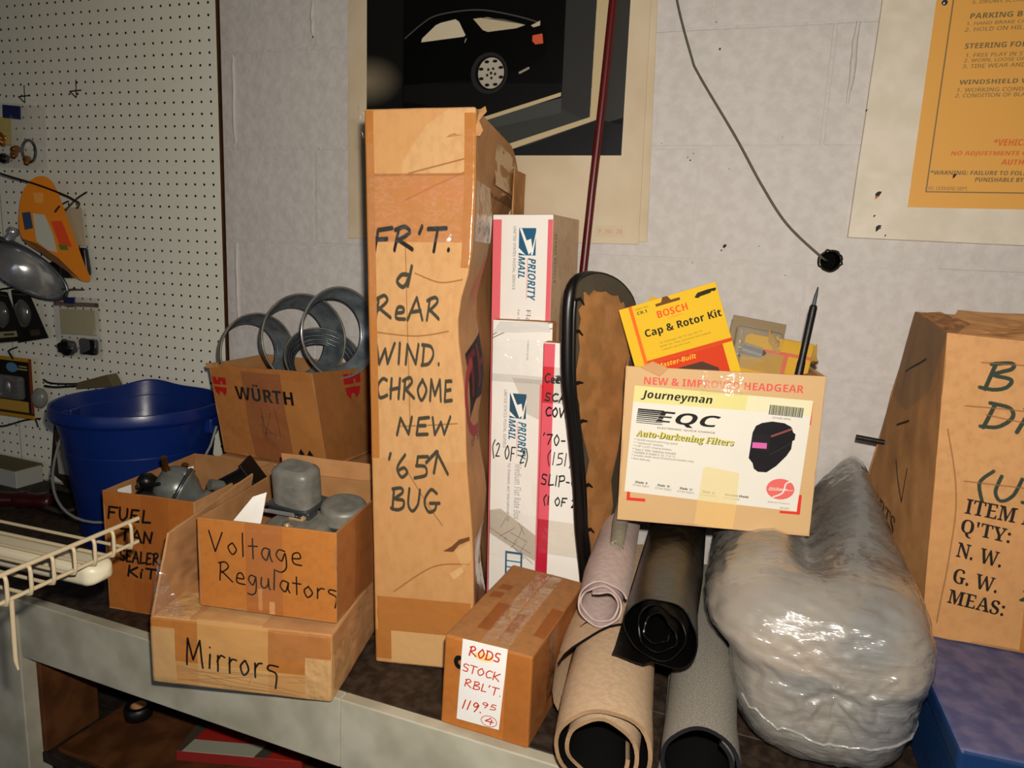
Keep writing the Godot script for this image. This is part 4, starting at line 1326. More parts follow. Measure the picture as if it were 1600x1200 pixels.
# ---------------------------------------------------------------- bucket
func make_bucket() -> void:
	var t := thing("bucket", "blue plastic bucket with pouring lip and wire handle, by the perforated board", "bucket", Vector3(-0.305, 0.9, 0.205))
	var m := bump(std(Color(0.035, 0.14, 0.40), 0.32, 0.5), T.mid, 0.03, 5.0)
	m.subsurf_scatter_enabled = true
	m.subsurf_scatter_strength = 0.05
	var g := Geo.new()
	var prof := [Vector2(0.0, 0.004), Vector2(0.112, 0.004), Vector2(0.118, 0.0), Vector2(0.122, 0.004), Vector2(0.146, 0.205), Vector2(0.1468, 0.2065), Vector2(0.1468, 0.210), Vector2(0.146, 0.2115), Vector2(0.156, 0.272), Vector2(0.160, 0.274), Vector2(0.168, 0.276), Vector2(0.1705, 0.284), Vector2(0.168, 0.302), Vector2(0.1655, 0.3035), Vector2(0.1635, 0.300), Vector2(0.159, 0.274), Vector2(0.142, 0.205), Vector2(0.116, 0.012), Vector2(0.0, 0.010)]
	var rows := []
	for p in prof:
		var ring := []
		for k in 96:
			var a := TAU * k / 96
			# a pouring lip swells outwards and upwards at the back left
			var d := wrapf(a - deg_to_rad(128), -PI, PI)
			var lip := exp(-pow(d / 0.30, 2.0)) * clampf((p.y - 0.14) / 0.16, 0, 1)
			var rr: float = p.x * (1.0 + 0.10 * lip) if p.x > 0.05 else p.x
			ring.append(Vector3(rr * cos(a), p.y + 0.012 * lip * clampf((p.y - 0.2) / 0.1, 0, 1), -rr * sin(a)))
		rows.append(ring)
	g.sheet(rows, true)
	part("pail", g.mesh(), m, t)
	# ears and handle of wire, hanging down at the front
	for s in [-1, 1]:
		var e := part("ear", hexa(box8(0.020, 0.034, 0.030, Vector3(-0.010, -0.017, 0.015)), 0.005).mesh(3), m, t)
		var a := deg_to_rad(192) if s < 0 else deg_to_rad(12)
		e.position = Vector3(cos(a) * 0.160, 0.258, -sin(a) * 0.160)
		e.rotation.y = a
	var pts := []
	var a0 := deg_to_rad(192)
	var a1 := deg_to_rad(372)
	for k in 25:
		var f := k / 24.0
		var a := lerpf(a0, a1, f)
		var drop := sin(PI * f)
		var rr := 0.172 - 0.006 * drop
		pts.append(Vector3(cos(a) * rr, 0.255 - 0.168 * pow(drop, 0.75), -sin(a) * rr))
	part("handle", tube(pts, 0.0028, 8), std(Color(0.55, 0.55, 0.54), 0.4, 0.5, 0.3), t)

# ---------------------------------------------------------------- board edged with rubber
func make_trim_board() -> void:
	var yaw := deg_to_rad(64.4)
	var t := thing("trim_board", "rounded brown fibreboard panel edged with black rubber seal, standing beside the helmet carton", "panel", Vector3(0.668, 0.9, 0.36), Vector3(0, yaw, 0))
	var o := []
	for p in [[0.002, 0.534], [0.001, 0.582], [0.010, 0.610], [0.038, 0.622], [0.078, 0.623], [0.118, 0.614], [0.150, 0.598], [0.172, 0.577], [0.180, 0.547], [0.178, 0.481], [0.165, 0.328], [0.155, 0.180], [0.128, 0.030], [0.120, 0.004], [0.105, 0.004], [0.092, 0.09], [0.065, 0.205], [0.052, 0.284], [0.027, 0.393], [0.010, 0.455]]:
		o.append(Vector2(p[0], p[1]))
	var curve := []
	for k in o.size():
		for j in 3:
			curve.append(o[k].cubic_interpolate(o[(k + 1) % o.size()], o[(k - 1 + o.size()) % o.size()], o[(k + 2) % o.size()], j / 3.0))
	var board := bump(grain(std(Color.WHITE, 0.6, 0.4), two_tone(Color(0.60, 0.42, 0.245), Color(0.68, 0.48, 0.29), 71, 0.01), 2.0), T.mid, 0.04, 6.0)
	part("board", plate(curve, 0.004), board, t).position.z = -0.004
	# wrapped vinyl border, thin and frayed, on the inner side of the seal
	var g := Geo.new()
	var rows := []
	var n := curve.size()
	var cen := Vector2(0.09, 0.36)
	for k in n:
		var p: Vector2 = curve[k]
		var tan: Vector2 = (curve[(k + 1) % n] - curve[(k - 1 + n) % n]).normalized()
		var inw := Vector2(-tan.y, tan.x)
		if inw.dot(cen - p) < 0: inw = -inw
		var top := clampf((p.y - 0.50) / 0.1, 0, 1)
		var wdt := 0.013 + 0.012 * top + 0.004 * sin(k * 2.3) + rng.randf() * 0.005
		if k % 7 == 3 and p.y < 0.55: wdt += 0.010
		var q := p + inw * wdt
		rows.append([Vector3(p.x, p.y, 0.0012), Vector3(p.x * 0.5 + q.x * 0.5, p.y * 0.5 + q.y * 0.5, 0.0022), Vector3(q.x, q.y, 0.0018 if k % 7 != 3 else 0.005)])
	rows.append(rows[0])
	g.sheet(rows)
	part("vinyl_border", g.mesh(), bump(std(Color(0.30, 0.27, 0.22), 0.6, 0.4), T.mid, 0.1, 8.0), t)
	# the seal: a fat glossy bead along the front edge, thinner round the top
	var pts := []
	var rad := []
	for k in n:
		var p: Vector2 = curve[(k + 43) % n]
		pts.append(Vector3(p.x - 0.002, p.y, 0.0))
		var front := clampf((28.0 - k) / 7.0, 0, 1)
		rad.append(0.0018 + 0.0078 * front)
	var keep := pts.slice(0, n - 16)
	part("rubber_seal", tube(keep, rad.slice(0, n - 16), 12), M.rubber, t)
	var pts2 := []
	for k in keep.size(): pts2.append(keep[k] + Vector3(0.004, 0, 0.008))
	part("rubber_lip", tube(pts2.slice(0, 21), 0.0045, 8), M.rubber, t)
	for k in 7:
		var i := 2 + k * 3
		var b: Vector3 = keep[i]
		part("torn_tuft", tube([b + Vector3(0.005, 0, 0.006), b + Vector3(0.014, 0.004, 0.010), b + Vector3(0.022, rng.randf_range(-0.006, 0.006), 0.012)], [0.003, 0.0025, 0.001], 6), M.rubber, t)

# ---------------------------------------------------------------- carton of the welding helmet, used for distributor parts
func make_helmet_carton() -> void:
	var base := Vector3(0.755, 1.139, 0.314)
	var rot := deg(0, 8.1, 0.9)
	var t := thing("open_carton", "tan carton with printed welding helmet label, resting on the rolls, full of parts", "box", base, rot)
	var c := Cv.new(2000, 1704, Color(0.82, 0.675, 0.49))
	c.lay(T.fibre)
	var red := Color(0.87, 0.36, 0.32)
	var ink := Color(0.09, 0.09, 0.08)
	c.line("NEW & IMPROVED HEADGEAR", 0.10, 0.062, 0.898, 0.108, red, 600)
	for q in [[0.045, 0.80, 0.062, 0.865], [0.045, 0.845, 0.145, 0.865], [0.935, 0.16, 0.95, 0.30], [0.925, 0.74, 0.942, 0.865], [0.84, 0.85, 0.942, 0.866]]:
		c.rect(q[0], q[1], q[2], q[3], Color(0.87, 0.22, 0.16))
	var L := Color(0.90, 0.885, 0.84)
	var quad := [Vector2(0.053, 0.119), Vector2(0.949, 0.151), Vector2(0.924, 0.846), Vector2(0.031, 0.806)]
	c.poly(quad, L)
	c.poly([Vector2(0.053, 0.119), Vector2(0.63, 0.140), Vector2(0.622, 0.235), Vector2(0.050, 0.222)], Color(0.88, 0.85, 0.57))
	c.poly([Vector2(0.63, 0.140), Vector2(0.949, 0.151), Vector2(0.946, 0.245), Vector2(0.622, 0.235)], Color(0.90, 0.88, 0.73))
	c.words("Journeyman", Vector2(0.090, 0.145), Vector2(0.365, 0.014), Vector2(-0.002, 0.063), ink, 800, false, 0.15)
	# striped mark with three bold letters
	for k in 8: c.poly([Vector2(0.078 - 0.001 * k, 0.262 + 0.0125 * k), Vector2(0.215, 0.267 + 0.0125 * k), Vector2(0.200, 0.267 + 0.0125 * k + 0.010 - k * 0.0009), Vector2(0.077 - 0.001 * k, 0.262 + 0.0125 * k + 0.010 - k * 0.0009)], ink)
	c.words("EQC", Vector2(0.178, 0.268), Vector2(0.328, 0.012), Vector2(-0.004, 0.090), ink, 800, false, 0.22)
	for k in 4: c.stroke([Vector2((0.18 + 0.0) * 2000, (0.30 + 0.02 * k) * 1704), Vector2(0.26 * 2000, (0.303 + 0.02 * k) * 1704)], 2, L)
	c.words("ELECTRONIC QUICK CHANGE", Vector2(0.185, 0.372), Vector2(0.295, 0.009), Vector2(0, 0.013), ink, 400)
	c.words("Auto-Darkening Filters", Vector2(0.078, 0.400), Vector2(0.505, 0.022), Vector2(-0.002, 0.055), Color(0.30, 0.28, 0.14), 700, true, 0.2)
	c.words("Auto-Darkening Filters", Vector2(0.074, 0.396), Vector2(0.505, 0.022), Vector2(-0.002, 0.055), Color(0.84, 0.80, 0.30), 700, true, 0.2)
	var tips := ["20,000 second switching speed", "\" Advanced\" visibility", "2.38\" x 4.25\" viewing window", "Uses 2 \"AAA\" batteries included", "Available in shades 9, 10, 11 or 12", "Variable shade select (Professional Variable only)", "Black shell only"]
	var wid := [0.225, 0.155, 0.20, 0.225, 0.225, 0.325, 0.10]
	for k in 7:
		c.words("* " + tips[k], Vector2(0.068 - 0.002 * k, 0.455 + 0.0205 * k), Vector2(wid[k], 0.004 + wid[k] * 0.03), Vector2(0, 0.0165), Color(0.42, 0.41, 0.38), 500)
	var x := 0.742
	for k in 26:
		var bw := 0.0022 + 0.0032 * float((k * 7 + 3) % 5) / 4.0
		c.poly([Vector2(x, 0.190 + (x - 0.74) * 0.05), Vector2(x + bw, 0.190 + (x - 0.74) * 0.05), Vector2(x + bw - 0.003, 0.250 + (x - 0.74) * 0.05), Vector2(x - 0.003, 0.250 + (x - 0.74) * 0.05)], Color(0.22, 0.22, 0.2))
		x += bw + 0.0026
	c.words("07448 0002", Vector2(0.76, 0.262), Vector2(0.09, 0.004), Vector2(0, 0.012), Color(0.4, 0.4, 0.38))
	# the helmet
	var hb := Color(0.07, 0.06, 0.08)
	c.poly([Vector2(0.668, 0.370), Vector2(0.682, 0.325), Vector2(0.71, 0.305), Vector2(0.76, 0.292), Vector2(0.82, 0.298), Vector2(0.855, 0.318), Vector2(0.868, 0.352), Vector2(0.880, 0.362), Vector2(0.878, 0.398), Vector2(0.868, 0.404), Vector2(0.866, 0.455), Vector2(0.846, 0.500), Vector2(0.80, 0.568), Vector2(0.755, 0.612), Vector2(0.712, 0.612), Vector2(0.690, 0.594), Vector2(0.682, 0.560), Vector2(0.660, 0.530)], hb)
	c.poly([Vector2(0.668, 0.372), Vector2(0.758, 0.380), Vector2(0.756, 0.48), Vector2(0.664, 0.468)], Color(0.11, 0.10, 0.12))
	c.poly([Vector2(0.758, 0.380), Vector2(0.86, 0.325), Vector2(0.864, 0.336), Vector2(0.764, 0.390)], Color(0.55, 0.30, 0.28))
	c.stroke([Vector2(0.764 * 2000, 0.50 * 1704), Vector2(0.862 * 2000, 0.42 * 1704)], 3, Color(0.22, 0.2, 0.22))
	c.rect(0.672, 0.428, 0.745, 0.464, Color(0.84, 0.40, 0.66))
	# round mark
	c.ellipse(0.832, 0.712, 0.070, 0.066, Color(0.90, 0.42, 0.40))
	c.words("Jackson", Vector2(0.772, 0.700), Vector2(0.095, 0.004), Vector2(0, 0.018), L, 700, false, 0.2)
	var fl := [Vector2(0.80 * 2000, 0.765 * 1704), Vector2(0.845 * 2000, 0.735 * 1704), Vector2(0.858 * 2000, 0.675 * 1704), Vector2(0.885 * 2000, 0.66 * 1704)]
	c.stroke(curve_pts(fl, 14), 8, L)
	c.stroke([Vector2(0.775 * 2000, 0.722 * 1704), Vector2(0.895 * 2000, 0.716 * 1704)], 3, L)
	c.words("Jackson Products", Vector2(0.775, 0.792), Vector2(0.11, 0.004), Vector2(0, 0.013), Color(0.5, 0.48, 0.44))
	c.words("00-000", Vector2(0.84, 0.825), Vector2(0.045, 0.002), Vector2(0, 0.012), Color(0.5, 0.48, 0.44))
	var sh := ["Shade  9", "Shade  10", "Shade  11", "Shade  12", "Variable Shade"]
	for k in 5:
		var uu := 0.085 + 0.118 * k
		c.words(sh[k], Vector2(uu, 0.730 + 0.009 * k), Vector2(0.065 if k < 4 else 0.12, 0.005), Vector2(0, 0.015), ink, 800, false, 0.2)
		c.words("0744 000" + str(k + 1), Vector2(uu - 0.01, 0.752 + 0.009 * k), Vector2(0.085, 0.005), Vector2(0, 0.013), Color(0.5, 0.49, 0.46))
	c.poly([Vector2(0.435, 0.615), Vector2(0.46, 0.604), Vector2(0.62, 0.63), Vector2(0.62, 0.838), Vector2(0.42, 0.828)], Color(0.90, 0.83, 0.60, 0.75))
	c.poly([Vector2(0.418, 0.83), Vector2(0.62, 0.84), Vector2(0.61, 1), Vector2(0.41, 1)], Color(0.90, 0.74, 0.48, 0.8))
	c.rect(0.39, 0, 0.60, 0.12, Color(0.86, 0.72, 0.52, 0.4))
	for q in [[0.42, 0.08, 0.62, 0.12]]: c.rect(q[0], q[1], q[2], q[3], Color(0.9, 0.8, 0.66, 0.3))
	var p := box8(0.29, 0.247, 0.185)
	var front := card_mat(c.done())
	front.roughness = 0.62
	var plain := grain(std(Color(1.06, 1.12, 1.2), 0.75, 0.35), M.card.albedo_texture, 3.0)
	var w := {}
	var idx := [[0, 1, 3, 2], [1, 5, 7, 3], [5, 4, 6, 7], [4, 0, 2, 6]]
	var call := ["front_wall", "right_wall", "back_wall", "left_wall"]
	for f in 4:
		var q = idx[f]
		var hh := slab(p[q[0]], p[q[1]], p[q[2]], p[q[3]], 0.004, 0.001, 0.001)
		w[f] = hh
		part(call[f], hh.mesh(10), faces({0: front} if f == 0 else {}, plain if f != 2 else M.card_in), t)
	part("bottom", hexa(box8(0.29, 0.005, 0.185), 0.001).mesh(2), plain, t)
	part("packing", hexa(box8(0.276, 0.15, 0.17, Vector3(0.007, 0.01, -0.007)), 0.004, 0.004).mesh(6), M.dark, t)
	part("tape", w[0].patch(0, 0.39, 0.0, 0.60, 0.15, 0.0006, 10), crinkled(M.tape_clear, 1.0), t)
	part("folded_tab", slab(Vector3(0.022, 0.246, 0.001), Vector3(0.052, 0.234, 0.0018), Vector3(0.064, 0.247, 0.001), Vector3(0.040, 0.256, -0.004), 0.002, 0.001).mesh(4), M.card, t)
	part("folded_flap", slab(Vector3(0.285, 0.245, -0.006), Vector3(0.285, 0.245, -0.17), Vector3(0.250, 0.236, -0.165), Vector3(0.258, 0.238, -0.02), 0.003, 0.002).mesh(5), M.card_in, t)
	helmet_carton_contents(base, rot)

func helmet_carton_contents(base: Vector3, rot: Vector3) -> void:
	var B := Basis.from_euler(rot)
	# yellow card in front
	var yel := Color(0.88, 0.71, 0.14)
	var orange := Color(0.80, 0.235, 0.08)
	var c := Cv.new(1200, 1300, yel)
	c.rect(0.10, 0, 0.135, 1, Color(0.93, 0.42, 0.10))
	c.line("PART NO.", 0.165, 0.035, 0.30, 0.055, Color(0.5, 0.45, 0.15), 400)
	c.line("CR.1", 0.17, 0.07, 0.27, 0.10, Color(0.22, 0.2, 0.1), 700)
	c.line("BOSCH", 0.36, 0.115, 0.67, 0.185, Color(0.90, 0.32, 0.14), 800)
	c.line("GERMANY", 0.46, 0.20, 0.61, 0.218, Color(0.9, 0.5, 0.2), 400)
	c.line("Cap & Rotor Kit", 0.19, 0.255, 0.97, 0.355, Color(0.10, 0.10, 0.06), 800)
	c.poly([Vector2(0.37, 0.045), Vector2(0.43, 0.045), Vector2(0.455, 0.0), Vector2(0.505, 0.0), Vector2(0.53, 0.045), Vector2(0.62, 0.045), Vector2(0.62, 0.072), Vector2(0.37, 0.072)], Color(0.42, 0.26, 0.10))
	c.poly([Vector2(0.76, 0.09), Vector2(0.80, 0.055), Vector2(0.90, 0.05), Vector2(0.985, 0.055), Vector2(0.985, 0.075), Vector2(0.96, 0.085), Vector2(0.94, 0.075), Vector2(0.92, 0.09), Vector2(0.82, 0.095), Vector2(0.79, 0.105)], Color(0.16, 0.13, 0.05))
	c.line("For Volkswagen 1961-79  Ghia 1961-74", 0.31, 0.41, 0.74, 0.432, Color(0.5, 0.43, 0.15), 400)
	c.line("Beetle, Bus, Thing, Squareback and Fastback", 0.30, 0.445, 0.82, 0.467, Color(0.5, 0.43, 0.15), 400)
	c.line("Contains cap and rotor", 0.31, 0.48, 0.60, 0.502, Color(0.5, 0.43, 0.15), 400)
	c.rect(0.135, 0.555, 1.0, 0.59, Color(0.82, 0.27, 0.08))
	c.rect(0.135, 0.59, 0.90, 1, orange)
	c.line("Master-Built", 0.22, 0.605, 0.62, 0.655, Color(0.97, 0.72, 0.2), 700, false, 0.2)
	c.poly([Vector2(0.36, 0.80), Vector2(0.42, 0.70), Vector2(0.66, 0.70), Vector2(0.80, 0.80), Vector2(0.80, 1), Vector2(0.36, 1)], Color(0.30, 0.20, 0.14))
	var t := thing("parts_card", "bright yellow cap and rotor kit card, tilted, at the front of the helmet carton", "card", base + B * Vector3(0.036, 0.178, -0.024), rot + deg(-6, 0, 19), "yellow parts packages in the helmet carton")
	var h := hexa(box8(0.152, 0.160, 0.0016), 0.0006)
	h.bulge[0] = 0.002
	part("card", h.mesh(8), faces({0: card_mat(c.done())}, std(yel, 0.5)), t)
	# second card behind at the left
	t = thing("parts_card", "second yellow parts card behind the bright one, only its left corner showing", "card", base + B * Vector3(0.001, 0.285, -0.040), rot + deg(-4, 0, -25), "yellow parts packages in the helmet carton")
	var c2 := Cv.new(300, 320, Color(0.78, 0.62, 0.16))
	c2.rect(0.30, 0, 0.38, 1, Color(0.80, 0.34, 0.14))
	c2.rect(0.55, 0, 0.60, 1, Color(0.80, 0.40, 0.16))
	part("card", hexa(box8(0.088, 0.075, 0.0016), 0.0006).mesh(4), faces({0: card_mat(c2.done())}, std(yel, 0.5)), t)
	# blister pack with a bright metal part
	t = thing("blister_pack", "dusty clear blister pack with bright metal part, behind the yellow card", "package", base + B * Vector3(0.150, 0.200, -0.085), rot + deg(-12, 6, -9), "yellow parts packages in the helmet carton")
	part("backing", hexa(box8(0.086, 0.128, 0.0015), 0.0006).mesh(3), std(Color(0.52, 0.45, 0.33), 0.6), t)
	part("blister", hexa(box8(0.074, 0.085, 0.026, Vector3(0.006, 0.026, 0.0270)), 0.007).mesh(6), M.film_dull, t)
	part("metal_can", xfm(tube([Vector3(0.018, 0.074, 0.013), Vector3(0.050, 0.070, 0.013)], [0.012, 0.012], 20)), M.chrome, t)
	part("dark_plug", xfm(tube([Vector3(0.0505, 0.070, 0.013), Vector3(0.072, 0.068, 0.013)], [0.010, 0.008], 14)), std(Color(0.28, 0.17, 0.11), 0.5), t)
	# yellow package lying at the right
	t = thing("parts_package", "worn yellow package with pink stripe lying at the right of the helmet carton", "package", base + B * Vector3(0.168, 0.226, -0.060), rot + deg(-38, -10, -8), "yellow parts packages in the helmet carton")
	var c3 := Cv.new(400, 400, Color(0.80, 0.63, 0.22))
	c3.rect(0, 0.28, 1, 0.35, Color(0.80, 0.42, 0.34))
	c3.rect(0.62, 0.28, 0.68, 1, Color(0.80, 0.42, 0.34))
	c3.rect(0, 0.35, 0.62, 0.75, Color(0.70, 0.56, 0.30))
	c3.rect(0.05, 0.86, 0.25, 0.90, Color(0.15, 0.1, 0.05))
	part("sleeve", hexa(box8(0.104, 0.090, 0.006), 0.002, 0.002).mesh(8), faces({0: card_mat(c3.done())}, std(Color(0.74, 0.58, 0.22), 0.6)), t)
	t = thing("crumpled_wrapper", "crumpled yellow wrapper at the back right of the helmet carton, behind the black tool", "wrapper", base + B * Vector3(0.222, 0.256, -0.085), rot)
	var rows := []
	for j in 9:
		var row := []
		for i in 11:
			var a := i / 10.0
			var b := j / 8.0
			row.append(Vector3(0.075 * a, 0.022 * sin(a * 5.0 + b * 2.0) * b + 0.026 * b * (1.0 - a * 0.5) + 0.004 * sin(i * 2.1 + j * 1.7), -0.02 * b + 0.008 * sin(a * 9.0)))
		rows.append(row)
	var g := Geo.new()
	g.sheet(rows)
	part("wrapper", g.mesh(), std(Color(0.66, 0.53, 0.25), 0.55), t)
	# black handled tool standing in the corner
	t = thing("tool", "black handled tool with grey metal tip standing upright in the helmet carton corner", "tool", base + B * Vector3(0.256, 0.226, -0.03), rot + deg(-10, 0, -8.5))
	part("grip", tube([Vector3(0, 0.006, 0), Vector3(0, 0.035, 0), Vector3(0, 0.042, 0), Vector3(0, 0.120, 0), Vector3(0, 0.124, 0)], [0.0065, 0.006, 0.0052, 0.0058, 0.0045], 16), M.black, t)
	part("shaft", tube([Vector3(0, 0.123, 0), Vector3(0, 0.140, 0), Vector3(0.0004, 0.152, 0)], [0.0026, 0.0024, 0.0010], 10), M.steel, t)
	part("guard", tube([Vector3(-0.004, -0.06, 0.002), Vector3(-0.003, -0.004, 0.002), Vector3(-0.001, 0.010, 0.0)], [0.014, 0.013, 0.005], 12), M.black, t)

func xfm(m: ArrayMesh) -> ArrayMesh:
	return m

# ---------------------------------------------------------------- rolls of carpet and vinyl
# a spiral sheet whose axis runs from the front (local z = 0) back to local z = -len
func roll_sheet(r: float, turns: float, th: float, gap: float, len: float, squash: Vector2, start: float, ragged: float, tail := 0.0, wob := 0.0, sd := 1.0) -> Array:
	var n := int(turns * 40)
	var outer := []
	var inner := []
	var pts := []
	if tail > 0.0:
		for k in 6:
			var f := 1.0 - k / 6.0
			var c := Vector2(cos(start), sin(start)) * r
			var tg := Vector2(sin(start), -cos(start))
			pts.append([c + tg * tail * f, Vector2(cos(start), sin(start))])
	for k in n + 1:
		var a := start + TAU * turns * k / n
		var rr := r - gap * turns * k / n
		rr *= 1.0 + wob * sin(a * 2.0 + sd + k * 0.02) + wob * 0.7 * sin(a * 3.0 - sd + k * 0.05)
		pts.append([Vector2(cos(a), sin(a)) * rr, Vector2(cos(a), sin(a))])
	var zs := [0.0, 0.004, 0.02, 0.08, 0.2, len]
	var o := Geo.new()
	var rows := []
	var irows := []
	for z in zs:
		var ro := []
		var ri := []
		for k in pts.size():
			var p: Vector2 = pts[k][0] * squash
			var q: Vector2 = (pts[k][0] - pts[k][1] * th) * squash
			var e: float = ragged * (sin(k * 0.31 + sd) + 0.6 * sin(k * 0.83 + sd * 2.0)) * (1.0 if z < 0.01 else 0.0)
			var lean: float = 0.002 * sin(z * 30.0 + k * 0.1)
			ro.append(Vector3(p.x + lean, p.y, -z + e))
			ri.append(Vector3(q.x + lean, q.y, -z + e))
		rows.append(ro)
		irows.append(ri)
	o.sheet(rows, false, false, true, 1, 1)
	var i := Geo.new()
	i.sheet(irows, false, false, false, 1, 1)
	var edge := Geo.new()
	edge.sheet([irows[0], rows[0]], false, false, true)
	return [o.mesh(), i.mesh(), edge.mesh()]

func make_rolls() -> void:
	var tan_mat := bump(grain(std(Color.WHITE, 0.95, 0.15), two_tone(Color(0.755, 0.64, 0.525), Color(0.80, 0.69, 0.57), 81, 0.02), 4.0), T.weave, 0.10, 18.0)
	var tan_back := bump(std(Color(0.06, 0.058, 0.06), 0.9, 0.2), T.weave, 0.08, 16.0)
	var tan_edge := bump(std(Color(0.62, 0.50, 0.38), 0.95, 0.15), T.weave, 0.1, 30.0)
	var grey := bump(grain(std(Color.WHITE, 0.95, 0.15), two_tone(Color(0.44, 0.425, 0.40), Color(0.66, 0.64, 0.60), 82, 0.09), 4.0), T.weave, 0.12, 20.0)
	var pink := bump(grain(std(Color.WHITE, 0.8, 0.25), two_tone(Color(0.70, 0.62, 0.60), Color(0.76, 0.68, 0.66), 83, 0.02), 3.0), T.weave, 0.03, 14.0)
	var vinyl := bump(grain(std(Color.WHITE, 0.36, 0.5), two_tone(Color(0.060, 0.052, 0.045), Color(0.15, 0.13, 0.085), 84, 0.012), 3.0), T.mid, 0.04, 12.0)
	var vin := bump(std(Color(0.035, 0.032, 0.032), 0.33, 0.5), T.mid, 0.04, 10.0)
	# tan carpet: the big one at the bench edge
	var t := thing("carpet_roll", "large tan carpet roll at the bench edge, open end towards the viewer", "carpet roll", Vector3(0.800, 0.967, 0.632), deg(0, 6, 0))
	var m := roll_sheet(0.063, 2.15, 0.005, 0.013, 0.50, Vector2(1.0, 1.0), deg_to_rad(-60), 0.003, 0.0, 0.02, 1.0)
	part("pile", m[0], tan_mat, t)
	part("backing", m[1], tan_back, t)
	part("cut_edge", m[2], tan_edge, t)
	# second layer of the same carpet, folded on top at left
	t = thing("carpet_offcut", "folded tan carpet offcut with dark bound edge, lying on the large tan roll", "carpet", Vector3(0.800, 0.967, 0.632), deg(0, 6, 0))
	var rows := []
	for j in 12:
		var row := []
		var z := -0.105 - 0.30 * j / 11.0
		for i in 14:
			var a := deg_to_rad(lerpf(205, 62, i / 13.0))
			var rr := 0.0655 + 0.004 + 0.007 * sin(i * 0.5) * (1.0 if j > 0 else 0.7)
			row.append(Vector3(cos(a) * rr, sin(a) * rr, z - 0.10 * pow(i / 13.0, 1.3) + 0.004 * sin(i * 1.1)))
		rows.append(row)
	var g := Geo.new()
	g.sheet(rows, false, false, false)
	part("pile", g.mesh(), tan_mat, t)
	part("bound_edge", tube(rows[0].slice(4), 0.0014, 8), tan_back, t)
	part("stitched_seam", tube(curve_pts([rows[1][4], rows[2][7] + Vector3(0, 0.001, 0), rows[1][9] + Vector3(0, 0, 0.02)], 10), 0.0008, 6), tan_back, t)
	# grey carpet
	t = thing("carpet_roll", "mottled grey carpet roll beside the tan roll, under the plastic wrapped bundle's side", "carpet roll", Vector3(0.915, 0.958, 0.598), deg(0, 2, 0))
	m = roll_sheet(0.050, 1.6, 0.005, 0.006, 0.48, Vector2(1.0, 1.05), deg_to_rad(200), 0.002, 0.0, 0.015, 3.0)
	part("pile", m[0], grey, t)
	part("backing", m[1], std(Color(0.07, 0.068, 0.07), 0.85, 0.2), t)
	part("cut_edge", m[2], std(Color(0.10, 0.10, 0.11), 0.7, 0.3), t)
	# pale roll
	t = thing("fabric_roll", "pale pinkish grey fabric roll above the tan carpet, left of the black vinyl", "fabric roll", Vector3(0.762, 1.066, 0.462), deg(3, 4, 0))
	m = roll_sheet(0.039, 2.3, 0.0025, 0.0075, 0.36, Vector2(1.0, 0.98), deg_to_rad(20), 0.003, 0.0, 0.03, 5.0)
	part("cloth", m[0], pink, t)
	part("lining", m[1], pink, t)
	part("cut_edge", m[2], std(Color(0.72, 0.64, 0.62), 0.85, 0.2), t)
	# thin paper tube above it
	t = thing("paper_roll", "thin grey rolled paper tube lying on the pale fabric roll beneath the helmet carton", "paper roll", Vector3(0.762, 1.107, 0.352), deg(8, 5, 0))
	m = roll_sheet(0.0125, 2.6, 0.0008, 0.0018, 0.24, Vector2(1, 1), 0.4, 0.003, 0.0, 0.02, 2.0)
	var paper := bump(std(Color(0.56, 0.54, 0.48), 0.8, 0.3), T.mid, 0.06, 9.0)
	part("sheet", m[0], paper, t)
	part("inside", m[1], paper, t)
	part("rim", m[2], std(Color(0.66, 0.62, 0.52), 0.8, 0.2), t)
	# black vinyl
	t = thing("vinyl_roll", "black vinyl roll with loosely folded end and a loose flap, under the helmet carton", "vinyl roll", Vector3(0.850, 1.080, 0.532), deg(0, 1.5, 0))
	m = roll_sheet(0.051, 3.3, 0.0016, 0.0115, 0.44, Vector2(0.98, 1.02), deg_to_rad(-100), 0.004, 0.050, 0.075, 2.2)
	part("sheet", m[0], vinyl, t)
	part("inside", m[1], vin, t)
	part("cut_edge", m[2], vin, t)

# ---------------------------------------------------------------- plastic wrapped bundle
func make_wrapped_bundle() -> void:
	var t := thing("wrapped_bundle", "bulky bundle wrapped in wrinkled clear plastic, under the helmet carton's right corner", "bundle", Vector3(1.066, 0.9, 0.575), Vector3.ZERO)
	var inner := bump(grain(std(Color.WHITE, 0.4, 0.5), two_tone(Color(0.34, 0.345, 0.35), Color(0.60, 0.54, 0.47), 91, 0.006, 2), 1.6), T.mid, 0.05, 3.0)
	part("filling", bundle_shape(0.0), inner, t)
	var pl := std(Color(0.95, 0.95, 0.93, 0.14), 0.2, 0.9)
	pl.transparency = BaseMaterial3D.TRANSPARENCY_ALPHA
	pl.cull_mode = BaseMaterial3D.CULL_DISABLED
	pl.normal_enabled = true
	pl.normal_texture = T.crinkle
	pl.normal_scale = 1.1
	pl.uv1_triplanar = true
	pl.uv1_scale = Vector3(2.2, 15, 6)
	var w := part("plastic_wrap", bundle_shape(0.004), pl, t)
	# the taped seam that runs across the front end
	var pts := []
	for k in 26:
		var f := k / 25.0
		pts.append(bundle_front(lerpf(-0.105, 0.112, f), 0.086 - 0.020 * sin(PI * f), 0.0055))
	part("wrap_seam", tube(pts, 0.0018, 6), pl, w)

